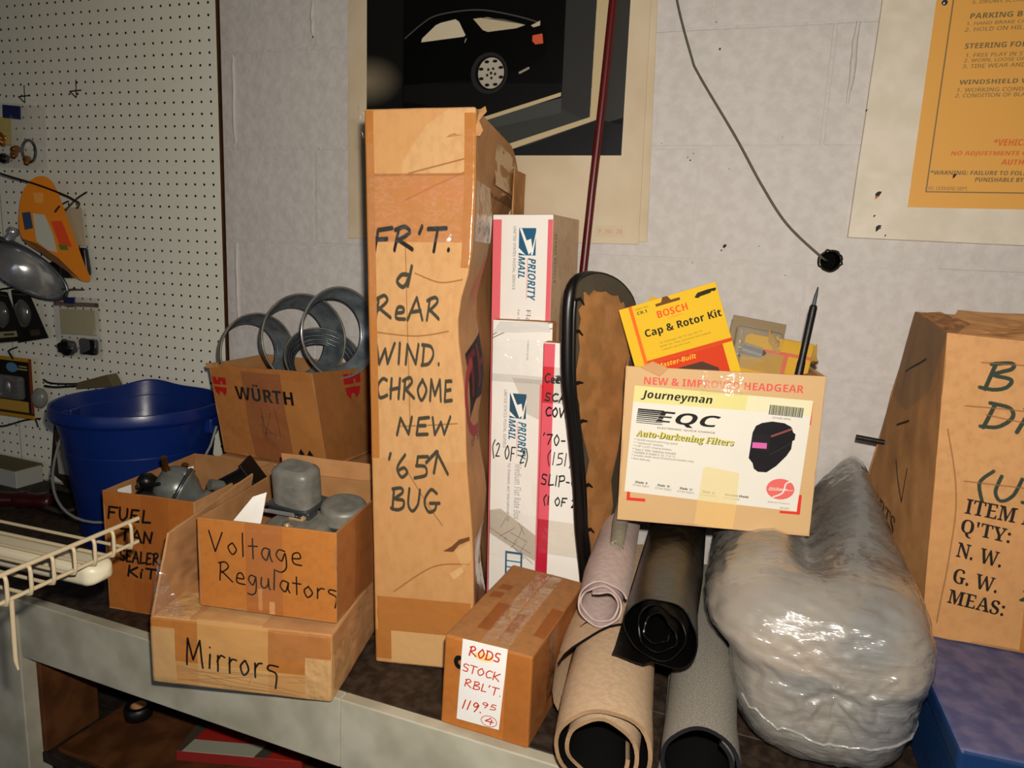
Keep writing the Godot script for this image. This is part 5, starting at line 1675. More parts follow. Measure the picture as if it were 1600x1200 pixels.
func bundle_point(a: float, s: float, lift: float) -> Vector3:
	# a: angle round the axis, s: 0 front end .. 1 back end
	var z := 0.0
	var k := 1.0
	if s < 0.42:
		var q := PI / 2 * s / 0.42
		k = pow(sin(q), 0.42)
		z = -0.22 + 0.155 * pow(cos(q), 0.72)
	else:
		z = -0.22 - 0.33 * (s - 0.42) / 0.58
	var ca := cos(a)
	var sa := sin(a)
	var q2 := pow(pow(absf(ca), 3.2) + pow(absf(sa), 3.2), -1.0 / 3.2)
	var y := 0.127 * q2 * sa * k
	var x := 0.122 * q2 * ca * k
	if x < 0.0: x *= 1.0 + 0.36 * smoothstep(0.0, 0.05, y)
	else: x *= 1.0 - 0.09 * (1.0 - smoothstep(-0.03, 0.05, y))
	# the crease between two lobes on top
	var back := clampf((s - 0.30) / 0.14, 0, 1)
	y -= 0.036 * exp(-pow((a - deg_to_rad(98)) / 0.17, 2.0)) * back
	# right lobe rises towards the wall
	y += 0.062 * exp(-pow((a - deg_to_rad(62)) / 0.32, 2.0)) * clampf((s - 0.44) / 0.40, 0, 1)
	var p := Vector3(x, y + 0.127, z)
	var n1 := fbm.get_noise_3dv(p * 6.0)
	var n2 := fbm.get_noise_3d(p.x * 9.0, p.y * 42.0, p.z * 30.0)
	var n3 := fbm.get_noise_3d(p.x * 22.0 + 9.0, p.y * 14.0, p.z * 14.0)
	var n4 := absf(fbm.get_noise_3d(p.x * 13.0, p.y * 26.0 + 4.0, p.z * 17.0))
	var folds := sin(a * 46.0 + 5.0 * n1 + s * 9.0) * exp(-pow((s - 0.40) / 0.10, 2.0)) * clampf(sa, 0, 1)
	var nn := Vector3(ca * k, sa * k, 1.0 - k if s < 0.42 else 0.0)
	return p + nn.normalized() * (0.005 * n1 + 0.0022 * n2 + 0.0022 * n3 - 0.006 * n4 + 0.0016 * folds + (0.0011 * sin(p.y * 230.0 + 9.0 * n3 + 5.0 * n1) * (1.0 - clampf((s - 0.20) / 0.2, 0, 1)) if s < 0.42 else 0.0) + lift + lift * 0.5 * n1)

func bundle_shape(lift: float) -> ArrayMesh:
	var rows := []
	for j in 76:
		var s := 0.0
		if j < 46: s = 0.00002 + 0.42 * pow(j / 45.0, 2.4)
		else: s = 0.423 + 0.577 * (j - 45) / 30.0
		var ring := []
		for i in 132: ring.append(bundle_point(TAU * i / 132 - PI, s, lift))
		rows.append(ring)
	var g := Geo.new()
	g.sheet(rows, true, false, true)
	g.fan(rows[0], false)
	g.fan(rows[-1], true)
	return g.mesh()

func bundle_front(x: float, y: float, lift: float) -> Vector3:
	# nearest point of the front cap for a given x, y
	var best := Vector3.ZERO
	var d := INF
	for j in 40:
		for i in 60:
			var p := bundle_point(TAU * i / 60 - PI, 0.01 + 0.41 * j / 39.0, lift)
			var e := Vector2(p.x - x, p.y - y).length()
			if e < d:
				d = e
				best = p
	return best

# ---------------------------------------------------------------- posters on the wall
func make_posters() -> void:
	# car poster on pale card
	var t := thing("car_poster", "poster of a black car in the dark, mounted on pale card on the wall", "poster", Vector3(0.087, 1.571, 0.0))
	var cream := grain(std(Color.WHITE, 0.7, 0.3), two_tone(Color(0.78, 0.71, 0.60), Color(0.83, 0.77, 0.67), 101, 0.01), 1.5)
	part("backing_sheet", hexa([Vector3(0.012, 0.004, 0.0042), Vector3(0.641, 0.009, 0.0042), Vector3(0.0, 0.62, 0.0042), Vector3(0.622, 0.62, 0.0042), Vector3(0.012, 0.004, 0.0012), Vector3(0.641, 0.009, 0.0012), Vector3(0.0, 0.62, 0.0012), Vector3(0.622, 0.62, 0.0012)], 0.001, 0.0006).mesh(8), cream, t)
	part("mount_sheet", hexa([Vector3(0.0, -0.006, 0.0082), Vector3(0.626, 0.004, 0.0082), Vector3(-0.002, 0.62, 0.0082), Vector3(0.612, 0.62, 0.0082), Vector3(0.0, -0.006, 0.0046), Vector3(0.626, 0.004, 0.0046), Vector3(-0.002, 0.62, 0.0046), Vector3(0.612, 0.62, 0.0046)], 0.001, 0.0008).mesh(10), cream, t)
	var c := Cv.new(1600, 1400, Color(0.035, 0.033, 0.035))
	var U := func(x: float, y: float) -> Vector2: return Vector2((x - 575.0) / 410.0, (y + 113.0) / 356.0)
	# backdrop panels
	c.poly([U.call(575, -113), U.call(638, -113), U.call(638, 243), U.call(575, 243)], Color(0.085, 0.082, 0.08))
	for k in 24:
		var f := k / 23.0
		c.ellipse(0.0, U.call(0, 128).y, 0.155 * (1.0 - f), 0.115 * (1.0 - f), Color(0.72, 0.66, 0.54, 0.05))
	c.poly([U.call(640, -113), U.call(990, -113), U.call(990, 243), U.call(640, 243)], Color(0.033, 0.031, 0.033))
	c.poly([U.call(893, -113), U.call(945, -113), U.call(945, 200), U.call(893, 176)], Color(0.20, 0.20, 0.20))
	c.poly([U.call(946, -113), U.call(985, -113), U.call(985, 190), U.call(946, 200)], Color(0.22, 0.22, 0.215))
	c.poly([U.call(893, 176), U.call(945, 200), U.call(800, 240), U.call(770, 202)], Color(0.23, 0.235, 0.225))
	c.poly([U.call(893, 160), U.call(893, 182), U.call(772, 205), U.call(780, 186)], Color(0.27, 0.275, 0.27))
	var line := Color(0.75, 0.68, 0.54)
	c.poly([U.call(892, 152), U.call(892, 158), U.call(776, 191), U.call(772, 185)], line)
	c.poly([U.call(950, 184), U.call(950, 191), U.call(806, 238), U.call(800, 230)], line)
	c.poly([U.call(939, -113), U.call(957, -113), U.call(953, 188), U.call(936, 192)], line)
	c.poly([U.call(640, 132), U.call(893, 140), U.call(893, 152), U.call(775, 185), U.call(640, 160)], Color(0.075, 0.072, 0.07))
	c.poly([U.call(985, 200), U.call(985, 243), U.call(800, 243), U.call(950, 192)], Color(0.11, 0.115, 0.125))
	# the car: body, windows, wheel, lamp
	c.poly([U.call(640, 66), U.call(668, 46), U.call(690, 36), U.call(730, 30), U.call(770, 31), U.call(820, 42), U.call(852, 52), U.call(862, 60), U.call(868, 80), U.call(866, 98), U.call(856, 110), U.call(812, 122), U.call(808, 128), U.call(752, 130), U.call(640, 136)], Color(0.018, 0.017, 0.018))
	var rim := Color(0.30, 0.29, 0.28)
	var roof := []
	for q in [[641, 66], [668, 47], [690, 36], [730, 31], [770, 32], [820, 43], [852, 53]]:
		var p: Vector2 = U.call(q[0], q[1])
		roof.append(Vector2(p.x * 1600, p.y * 1400))
	c.stroke(curve_pts(roof, 30), 4, rim)
	c.poly([U.call(668, 73), U.call(670, 67), U.call(692, 49), U.call(700, 46), U.call(724, 42), U.call(730, 46), U.call(741, 66), U.call(738, 68)], Color(0.80, 0.76, 0.66))
	c.poly([U.call(752, 43), U.call(775, 42), U.call(806, 49), U.call(834, 56), U.call(820, 60), U.call(776, 63), U.call(768, 60)], Color(0.74, 0.69, 0.58))
	c.poly([U.call(756, 41), U.call(800, 46), U.call(836, 56), U.call(800, 49)], Color(0.36, 0.35, 0.32))
	c.poly([U.call(842, 57), U.call(856, 51), U.call(856, 58), U.call(846, 60)], Color(0.75, 0.71, 0.62))
	c.poly([U.call(845, 71), U.call(860, 69), U.call(862, 83), U.call(850, 84), U.call(845, 79)], Color(0.80, 0.36, 0.22))
	c.stroke([U.call(740, 76) * Vector2(1600, 1400), U.call(742, 71) * Vector2(1600, 1400)], 4, Color(0.5, 0.5, 0.48))
	var ctr: Vector2 = U.call(780, 122)
	c.ellipse(ctr.x, ctr.y, 29.0 / 410, 30.0 / 356, Color(0.16, 0.16, 0.155))
	c.ellipse(ctr.x + 0.004, ctr.y, 24.0 / 410, 25.0 / 356, Color(0.055, 0.055, 0.055))
	ctr = U.call(783, 122)
	c.ellipse(ctr.x, ctr.y, 20.5 / 410, 22.5 / 356, Color(0.68, 0.65, 0.60))
	for k in 8:
		var a := TAU * k / 8 + 0.35
		c.ellipse(ctr.x + cos(a) * 0.041, ctr.y + sin(a) * 0.051, 0.009, 0.006, Color(0.08, 0.08, 0.08), a)
	for k in 5:
		var a := TAU * k / 5 + 0.2
		c.ellipse(ctr.x + cos(a) * 0.016, ctr.y + sin(a) * 0.020, 0.0045, 0.0055, Color(0.1, 0.1, 0.1))
	c.ellipse(ctr.x, ctr.y, 0.005, 0.006, Color(0.15, 0.15, 0.15))
	c.stroke([U.call(828, 123) * Vector2(1600, 1400), U.call(841, 117) * Vector2(1600, 1400)], 7, Color(0.58, 0.56, 0.50))
	var m := card_mat(c.done())
	m.roughness = 0.32
	part("print", hexa([Vector3(0.044, 0.166, 0.0094), Vector3(0.582, 0.166, 0.0094), Vector3(0.042, 0.62, 0.0094), Vector3(0.578, 0.62, 0.0094), Vector3(0.044, 0.166, 0.0084), Vector3(0.582, 0.166, 0.0084), Vector3(0.042, 0.62, 0.0084), Vector3(0.578, 0.62, 0.0084)], 0.0004, 0.0004).mesh(8), faces({0: m}, M.paper), t)
	var st := Cv.new(200, 80, Color(0.815, 0.75, 0.645))
	st.line("P. Nr. 28", 0.1, 0.3, 0.9, 0.7, Color(0.83, 0.62, 0.54), 700)
	part("stamp", slab(Vector3(0.542, 0.015, 0.0086), Vector3(0.600, 0.016, 0.0086), Vector3(0.599, 0.038, 0.0086), Vector3(0.541, 0.037, 0.0086), 0.0002).mesh(1), faces({0: card_mat(st.done())}, M.paper), t)
	# notice on a white board
	var b := thing("notice_board", "white painted board with a yellow-orange inspection notice, on the wall at upper right", "board", Vector3(1.074, 1.599, 0.0))
	var white := bump(grain(std(Color.WHITE, 0.5, 0.4), two_tone(Color(0.82, 0.785, 0.71), Color(0.86, 0.825, 0.76), 102, 0.012), 2.0), T.mid, 0.03, 4.0)
	part("board", hexa([Vector3(0, 0.001, 0.0145), Vector3(0.56, -0.008, 0.0145), Vector3(0.010, 0.50, 0.0145), Vector3(0.56, 0.50, 0.0145), Vector3(0, 0.001, 0.001), Vector3(0.56, -0.008, 0.001), Vector3(0.010, 0.50, 0.001), Vector3(0.56, 0.50, 0.001)], 0.0018, 0.0006).mesh(8), white, b)
	var o := Cv.new(1400, 1600, Color(0.88, 0.65, 0.32))
	var k2 := Color(0.46, 0.40, 0.27)
	var px := func(x: float, y: float) -> Vector2: return Vector2((x - 1440.0 + (y - 160.0) * 0.130) / 330.0, (y + 60.0) / 384.0)
	o.rect(0.055, 0, 0.060, 0.945, k2)
	o.rect(0.055, 0.942, 1, 0.946, k2)
	for q in [["FOOT BRAKE FOR:", 1503, 12, 92, 7, 700], ["PARKING BRAKE FOR:", 1492, 68, 110, 7, 700], ["STEERING FOR:", 1486, 106, 70, 7, 700], ["WINDSHIELD WIPERS FOR:", 1480, 153, 130, 6, 700], ["1. PEDAL RESERVE", 1500, 24, 64, 5, 400], ["2. PULLS TO RIGHT OR LEFT WHEN APPLIED", 1499, 31, 150, 5, 400], ["3. FLUID LEVEL IN MASTER CYLINDER", 1497, 38, 140, 5, 400], ["4. WORN PARTS, LEAKS OR LININGS", 1496, 45, 120, 5, 400], ["5. DRUMS SCORED, CRACKED OR BROKEN", 1494, 52, 140, 5, 400], ["1. HAND BRAKE CABLE ADJUSTMENT TRAVEL", 1488, 79, 150, 5, 400], ["2. HOLD ON HILL PARKED", 1486, 86, 100, 5, 400], ["1. FREE PLAY IN STEERING WHEEL", 1487, 119, 120, 5, 400], ["2. WORN, LOOSE OR BENT PARTS OF LINKAGE", 1485, 126, 150, 5, 400], ["3. TIRE WEAR AND PRESSURE", 1483, 133, 110, 5, 400], ["1. WORKING CONDITION", 1477, 164, 95, 5, 400], ["2. CONDITION OF BLADES", 1475, 171, 90, 5, 400], ["*WARNING: FAILURE TO FOLLOW THE RULES IS", 1446, 273, 170, 6, 700], ["PUNISHABLE BY SUSPENSION OF LICENSE", 1497, 282, 140, 6, 700]]:
		var a: Vector2 = px.call(q[1], q[2])
		o.line(q[0], a.x, a.y, minf(a.x + q[3] / 330.0, 1.0), a.y + q[4] / 384.0, k2, q[5], false, 0.05)
	var rd := Color(0.84, 0.40, 0.20)
	for q in [["*VEHICLE MUST NOT BE MOVED", 1518, 231, 140, 9], ["NO ADJUSTMENTS OR REPAIRS MAY BE MADE", 1470, 247, 190, 7], ["AUTHORIZED BY OWNER", 1526, 258, 110, 7]]:
		var a: Vector2 = px.call(q[1], q[2])
		o.line(q[0], a.x, a.y, minf(a.x + q[3] / 330.0, 1.0), a.y + q[4] / 384.0, rd, 700, false, 0.1)
	o.line("PO. LICENSING DEPT.", 0.065, 0.925, 0.20, 0.938, k2, 400)
	var om := card_mat(o.done())
	om.roughness = 0.5
	var nt := part("notice", hexa(box8(0.42, 0.45, 0.0012, Vector3(0.086, 0.054, 0.0162)), 0.0004, 0.0004).mesh(6), faces({0: om}, std(Color(0.9, 0.65, 0.3))), b)
	part("pin", lathe([Vector2(0.0045, 0), Vector2(0.004, 0.0015), Vector2(0, 0.002)], 14), M.steel, nt).transform = xform(Vector3(0.098, 0.372, 0.0164), deg(90, 0, 0))
	var chip := std(Color(0.16, 0.13, 0.10), 0.8)
	for q in [[0.038, 0.073, 1.0], [0.037, 0.038, 0.35], [0.045, 0.018, 0.9], [0.148, 0.105, 0.6], [0.004, 0.21, 0.35], [0.058, 0.006, 0.3]]:
		var r: float = 0.006 * q[2]
		var deep := 0.0153 if q[0] < 0.085 or q[1] < 0.05 else 0.0165
		part("chipped_spot", plate([Vector2(-r * 0.5, -r * 1.2), Vector2(r * 0.3, -r * 0.5), Vector2(r, r * 0.9), Vector2(r * 0.1, r), Vector2(-r * 0.6, r * 0.4)], 0.0006), chip, b).position = Vector3(q[0], q[1], deep - 0.0007)
	part("orange_chip", plate([Vector2(-0.003, -0.004), Vector2(0.002, -0.001), Vector2(0.002, 0.002), Vector2(-0.001, 0.002)], 0.0006), std(Color(0.78, 0.40, 0.16), 0.7), b).position = Vector3(0.037, 0.0695, 0.0152)
	part("nail", tube([Vector3(0.046, 0.019, 0.0145), Vector3(0.047, 0.018, 0.024)], 0.0016, 8), M.steel, b)

func make_wall_things() -> void:
	tag(part("wall_cable", tube(curve_pts([Vector3(0.735, 2.08, 0.006), Vector3(0.749, 2.003, 0.006), Vector3(0.781, 1.911, 0.005), Vector3(0.799, 1.875, 0.006), Vector3(0.872, 1.768, 0.010), Vector3(0.924, 1.686, 0.012), Vector3(0.973, 1.62, 0.010), Vector3(1.035, 1.566, 0.006), Vector3(1.05, 1.560, -0.03)], 60), 0.0021, 8), std(Color(0.36, 0.345, 0.29), 0.55, 0.4)), "thin grey cable running down the wall into the dark round hole", "cable")
	tag(part("red_rod", tube([Vector3(0.641, 2.12, 0.030), Vector3(0.639, 2.002, 0.030), Vector3(0.632, 1.84, 0.032), Vector3(0.622, 1.668, 0.032), Vector3(0.614, 1.50, 0.032), Vector3(0.585, 0.901, 0.032)], 0.0078, 16), std(Color(0.33, 0.045, 0.055), 0.38, 0.5)), "dark red rod leaning on the wall in front of the car poster", "rod")
	tag(part("bolt_stub", tube([Vector3(1.112, 1.2725, 0.12), Vector3(1.135, 1.2705, 0.12), Vector3(1.170, 1.267, 0.12)], 0.0042, 12), M.black), "short black metal rod poking out from behind the big printed carton's left side", "rod")

# ---------------------------------------------------------------- big carton and blue case at the right
func make_right_side() -> void:
	var c0 := Vector3(1.190, 0.9, 0.560)
	var t := thing("metal_case", "scuffed blue metal case on the bench, under the large printed carton", "case", c0)
	var blue := bump(grain(std(Color.WHITE, 0.5, 0.45), two_tone(Color(0.29, 0.32, 0.49), Color(0.40, 0.40, 0.54), 111, 0.014), 2.0), T.mid, 0.05, 6.0)
	var side := bump(std(Color(0.05, 0.19, 0.37), 0.5, 0.45), T.mid, 0.04, 6.0)
	var rust := std(Color(0.36, 0.29, 0.29), 0.7, 0.3)
	part("case_body", hexa(box8(0.42, 0.098, 0.50), 0.006, 0.0008).mesh(10), side, t)
	part("lid", hexa(box8(0.428, 0.030, 0.508, Vector3(-0.004, 0.100, 0.004)), 0.006, 0.001).mesh(12), faces({4: blue}, side), t)
	part("rust_edge", tube([Vector3(0.002, 0.1285, -0.46), Vector3(0.001, 0.129, -0.2), Vector3(0.002, 0.1285, -0.004), Vector3(0.2, 0.1285, 0.001)], 0.0012, 6), rust, t)
	part("clasp", block(Vector3(0.16, 0.07, 0.001), Vector3(0.20, 0.12, 0.007), 0.002), M.steel, t)
	t = thing("open_carton", "large worn brown carton printed Item No, with ragged open top, at the right end", "box", Vector3(1.203, 1.0315, 0.30), Vector3.ZERO)
	var p := [Vector3(0, 0, 0), Vector3(0.36, 0, 0.01), Vector3(-0.026, 0.436, 0.0), Vector3(0.33, 0.420, 0.01), Vector3(-0.080, 0, -0.215), Vector3(0.36, 0, -0.24), Vector3(-0.027, 0.452, -0.20), Vector3(0.33, 0.44, -0.24)]
	var c := carton_canvas(1400, 1650, Color(0.78, 0.58, 0.38))
	c.rect(0, 0.5, 1, 1, Color(0.76, 0.54, 0.32, 0.3))
	var green := Color(0.20, 0.24, 0.19, 0.85)
	var ink := Color(0.12, 0.10, 0.08)
	hand(c, "B", 0.125, 0.075, 0.235, 0.16, 10, green, 0.25)
	hand(c, "M", 0.30, 0.13, 0.42, 0.22, 10, green, 0.25)
	hand(c, "DR", 0.135, 0.20, 0.37, 0.28, 10, green, 0.25)
	hand(c, "M", 0.32, 0.35, 0.42, 0.40, 8, green, 0.2)
	hand(c, "(USED", 0.13, 0.425, 0.58, 0.505, 9, green, 0.2)
	for q in [["ITEM NO.", 0.115, 0.515, 0.30], ["Q'TY:", 0.105, 0.582, 0.165], ["N. W.", 0.10, 0.662, 0.15], ["G. W.", 0.095, 0.750, 0.15], ["MEAS:", 0.085, 0.825, 0.19]]:
		c.words(q[0], Vector2(q[1], q[2]), Vector2(q[3], 0.012), Vector2(-0.006, 0.050 if q[0] != "Q'TY:" else 0.06), ink, 700, true)
	c.words("18x14", Vector2(0.37, 0.85), Vector2(0.2, 0.01), Vector2(0, 0.045), ink, 700, true)
	hand(c, "2", 0.32, 0.78, 0.38, 0.82, 7, green)
	c.rect(0.335, 0.83, 1, 1, Color(0.66, 0.38, 0.14, 0.6))
	for cr in [[[0.08, 0.22], [0.3, 0.215], [0.6, 0.235]], [[0.1, 0.46], [0.5, 0.45], [0.9, 0.46]], [[0.03, 0.3], [0.08, 0.55], [0.05, 0.95]], [[0.12, 0.08], [0.5, 0.07], [0.9, 0.09]], [[0.15, 0.24], [0.3, 0.25], [0.5, 0.245]]]:
		var q := []
		for r in cr: q.append(Vector2(r[0] * 1400, r[1] * 1650))
		c.stroke(curve_pts(q, 16), 4, Color(0.55, 0.38, 0.22, 0.3))
	var s := carton_canvas(700, 1200, Color(0.62, 0.45, 0.28))
	s.poly([Vector2(0, 0), Vector2(1, 0), Vector2(0.75, 0.22), Vector2(0.4, 0.32), Vector2(0.0, 0.3)], Color(0.45, 0.38, 0.29, 0.45))
	for q in [[[0.2, 0.20], [0.6, 0.12]], [[0.3, 0.385], [0.5, 0.345]]]:
		s.stroke([Vector2(q[0][0] * 700, q[0][1] * 1200), Vector2(q[1][0] * 700, q[1][1] * 1200)], 5, Color(0.16, 0.13, 0.09))
	s.stroke([Vector2(0.42 * 700, 0.50 * 1200), Vector2(0.60 * 700, 0.62 * 1200), Vector2(0.60 * 700, 0.50 * 1200)], 4, Color(0.2, 0.16, 0.12))
	s.words("PARTS", Vector2(0.10, 0.64), Vector2(0.46, 0.05), Vector2(0.0, 0.07), Color(0.24, 0.19, 0.14), 700, true)
	var w := open_carton(t, p, {0: card_mat(c.done()), 3: card_mat(s.done())}, 0.0032, 0.004)
	part("tape", w[0].patch(0, 0.335, 0.92, 1.0, 0.998, 0.0006, 8), M.tape, t)
	part("packing", hexa(box8(0.30, 0.38, 0.16, Vector3(0.0, 0.006, -0.02)), 0.004, 0.004).mesh(6), M.card_in, t)
	# ragged flaps leaning over the top
	part("torn_flap", slab(Vector3(-0.026, 0.448, -0.195), Vector3(-0.022, 0.434, -0.004), Vector3(0.030, 0.440, -0.02), Vector3(0.004, 0.456, -0.18), 0.004, 0.006).mesh(10), M.card_old, t)
	part("torn_flap", slab(Vector3(-0.020, 0.432, 0.001), Vector3(0.325, 0.418, 0.009), Vector3(0.33, 0.438, -0.045), Vector3(0.012, 0.450, -0.04), 0.004, 0.007).mesh(14), M.card_old, t)
	part("torn_flap", slab(Vector3(0.0, 0.442, -0.10), Vector3(0.33, 0.436, -0.11), Vector3(0.33, 0.452, -0.16), Vector3(0.02, 0.462, -0.15), 0.004, 0.007).mesh(12), M.card, t)

# ---------------------------------------------------------------- wire shelf
func make_wire_shelf() -> void:
	var t := thing("wire_shelf", "white coated wire shelf with ladder-like lip, reaching in from the left foreground", "shelf", Vector3(0.165, 0, 0.688))
	var m := std(Color(0.76, 0.70, 0.58), 0.36, 0.5)
	var lo := 1.142
	var hi := 1.174
	part("lower_rail", tube([Vector3(0, lo, -0.010), Vector3(0, lo, 0.70)], 0.0026, 12), m, t)
	part("upper_rail", tube([Vector3(0, hi, -0.012), Vector3(0, hi, 0.70)], 0.0030, 12), m, t)
	for k in 25:
		var z := 0.004 + 0.0283 * k
		part("cross_wire", tube([Vector3(-0.003, hi - 0.0005, z), Vector3(0.0035, hi - 0.003, z), Vector3(0.0045, hi - 0.008, z), Vector3(0.0045, lo + 0.004, z), Vector3(0.003, lo - 0.003, z), Vector3(-0.004, lo - 0.0045, z), Vector3(-0.02, lo - 0.0045, z), Vector3(-0.62, lo - 0.0045, z)], 0.0023, 10), m, t)
	part("support_wire", tube([Vector3(-0.55, lo, -0.004), Vector3(-0.55, lo, 0.70)], 0.0035, 8), m, t)
	# rounded rail of white plastic under the wires
	var g := Geo.new()
	var rows := []
	for j in 22:
		var x := 0.010 - 0.50
		var k := 1.0
		if j >= 6:
			var f := (j - 6) / 15.0
			x = -0.014 + 0.018 * sin(PI / 2 * f)
			k = maxf(0.02, cos(PI / 2 * f) * 0.75 + 0.25 * (1.0 - f * f))
		else:
			x = lerpf(-0.60, -0.014, j / 5.0)
		var ring := []
		for i in 24:
			var a := TAU * i / 24
			var q := pow(pow(absf(cos(a)), 5.0) + pow(absf(sin(a)), 5.0), -0.2)
			ring.append(Vector3(x, 1.1205 + 0.0145 * q * sin(a) * k, 0.046 + 0.020 * q * cos(a) * k))
		rows.append(ring)
	g.sheet(rows, true, false, false)
	g.fan(rows[0], true)
	g.fan(rows[-1], false)
	part("plastic_rail", g.mesh(), M.white_plastic, t)
	part("hook_wire", tube([Vector3(0.002, lo, 0.168), Vector3(0.002, lo - 0.05, 0.169), Vector3(0.003, lo - 0.072, 0.170), Vector3(0.006, lo - 0.084, 0.170)], [0.0026, 0.0026, 0.0026, 0.0012], 8), m, t)
	for z in [0.02, 0.66]:
		part("post", tube([Vector3(-0.60, 0.0, z), Vector3(-0.60, hi + 0.05, z)], 0.010, 14), m, t)

# ---------------------------------------------------------------- things that hang on the perforated board
func peg_hook(t: Node3D, pts: Array, r := 0.0021, called := "hook") -> void:
	part(called, tube(curve_pts(pts, 24), r, 8), M.wire, t)

func pouch(t: Node3D, w: float, h: float, d: float, m: Material) -> void:
	# a flat see-through bag, hanging: x -w/2..w/2, y 0..-h
	for s in [1.0, -1.0]:
		var rows := []
		for j in 13:
			var row := []
			for i in 11:
				var a := i / 10.0
				var b := j / 12.0
				var f := sin(PI * a) * pow(sin(PI * clampf(b * 0.9 + 0.06, 0, 1)), 0.7)
				row.append(Vector3((a - 0.5) * w, -h + h * b, s * d * f * (0.5 + 0.5 * (1.0 - b)) + 0.0025 * sin(i * 2.3 + j * 1.1 + s)))
			rows.append(row)
		var g := Geo.new()
		g.sheet(rows, false, false, s < 0)
		part("bag_film", g.mesh(), m, t)

func lump(r: Vector3, amp: float) -> ArrayMesh:
	var rows := []
	var o := rng.randf() * 50.0
	for j in 13:
		var la := -PI / 2 + PI * (j + 0.02) / 12.04
		var ring := []
		for i in 20:
			var lo := TAU * i / 20
			var n := Vector3(cos(la) * cos(lo), sin(la), -cos(la) * sin(lo))
			ring.append(n * r * (1.0 + amp * fbm.get_noise_3dv(n * 1.6 + Vector3(o, 0, 0))))
		rows.append(ring)
	var g := Geo.new()
	g.sheet(rows, true)
	return g.mesh()

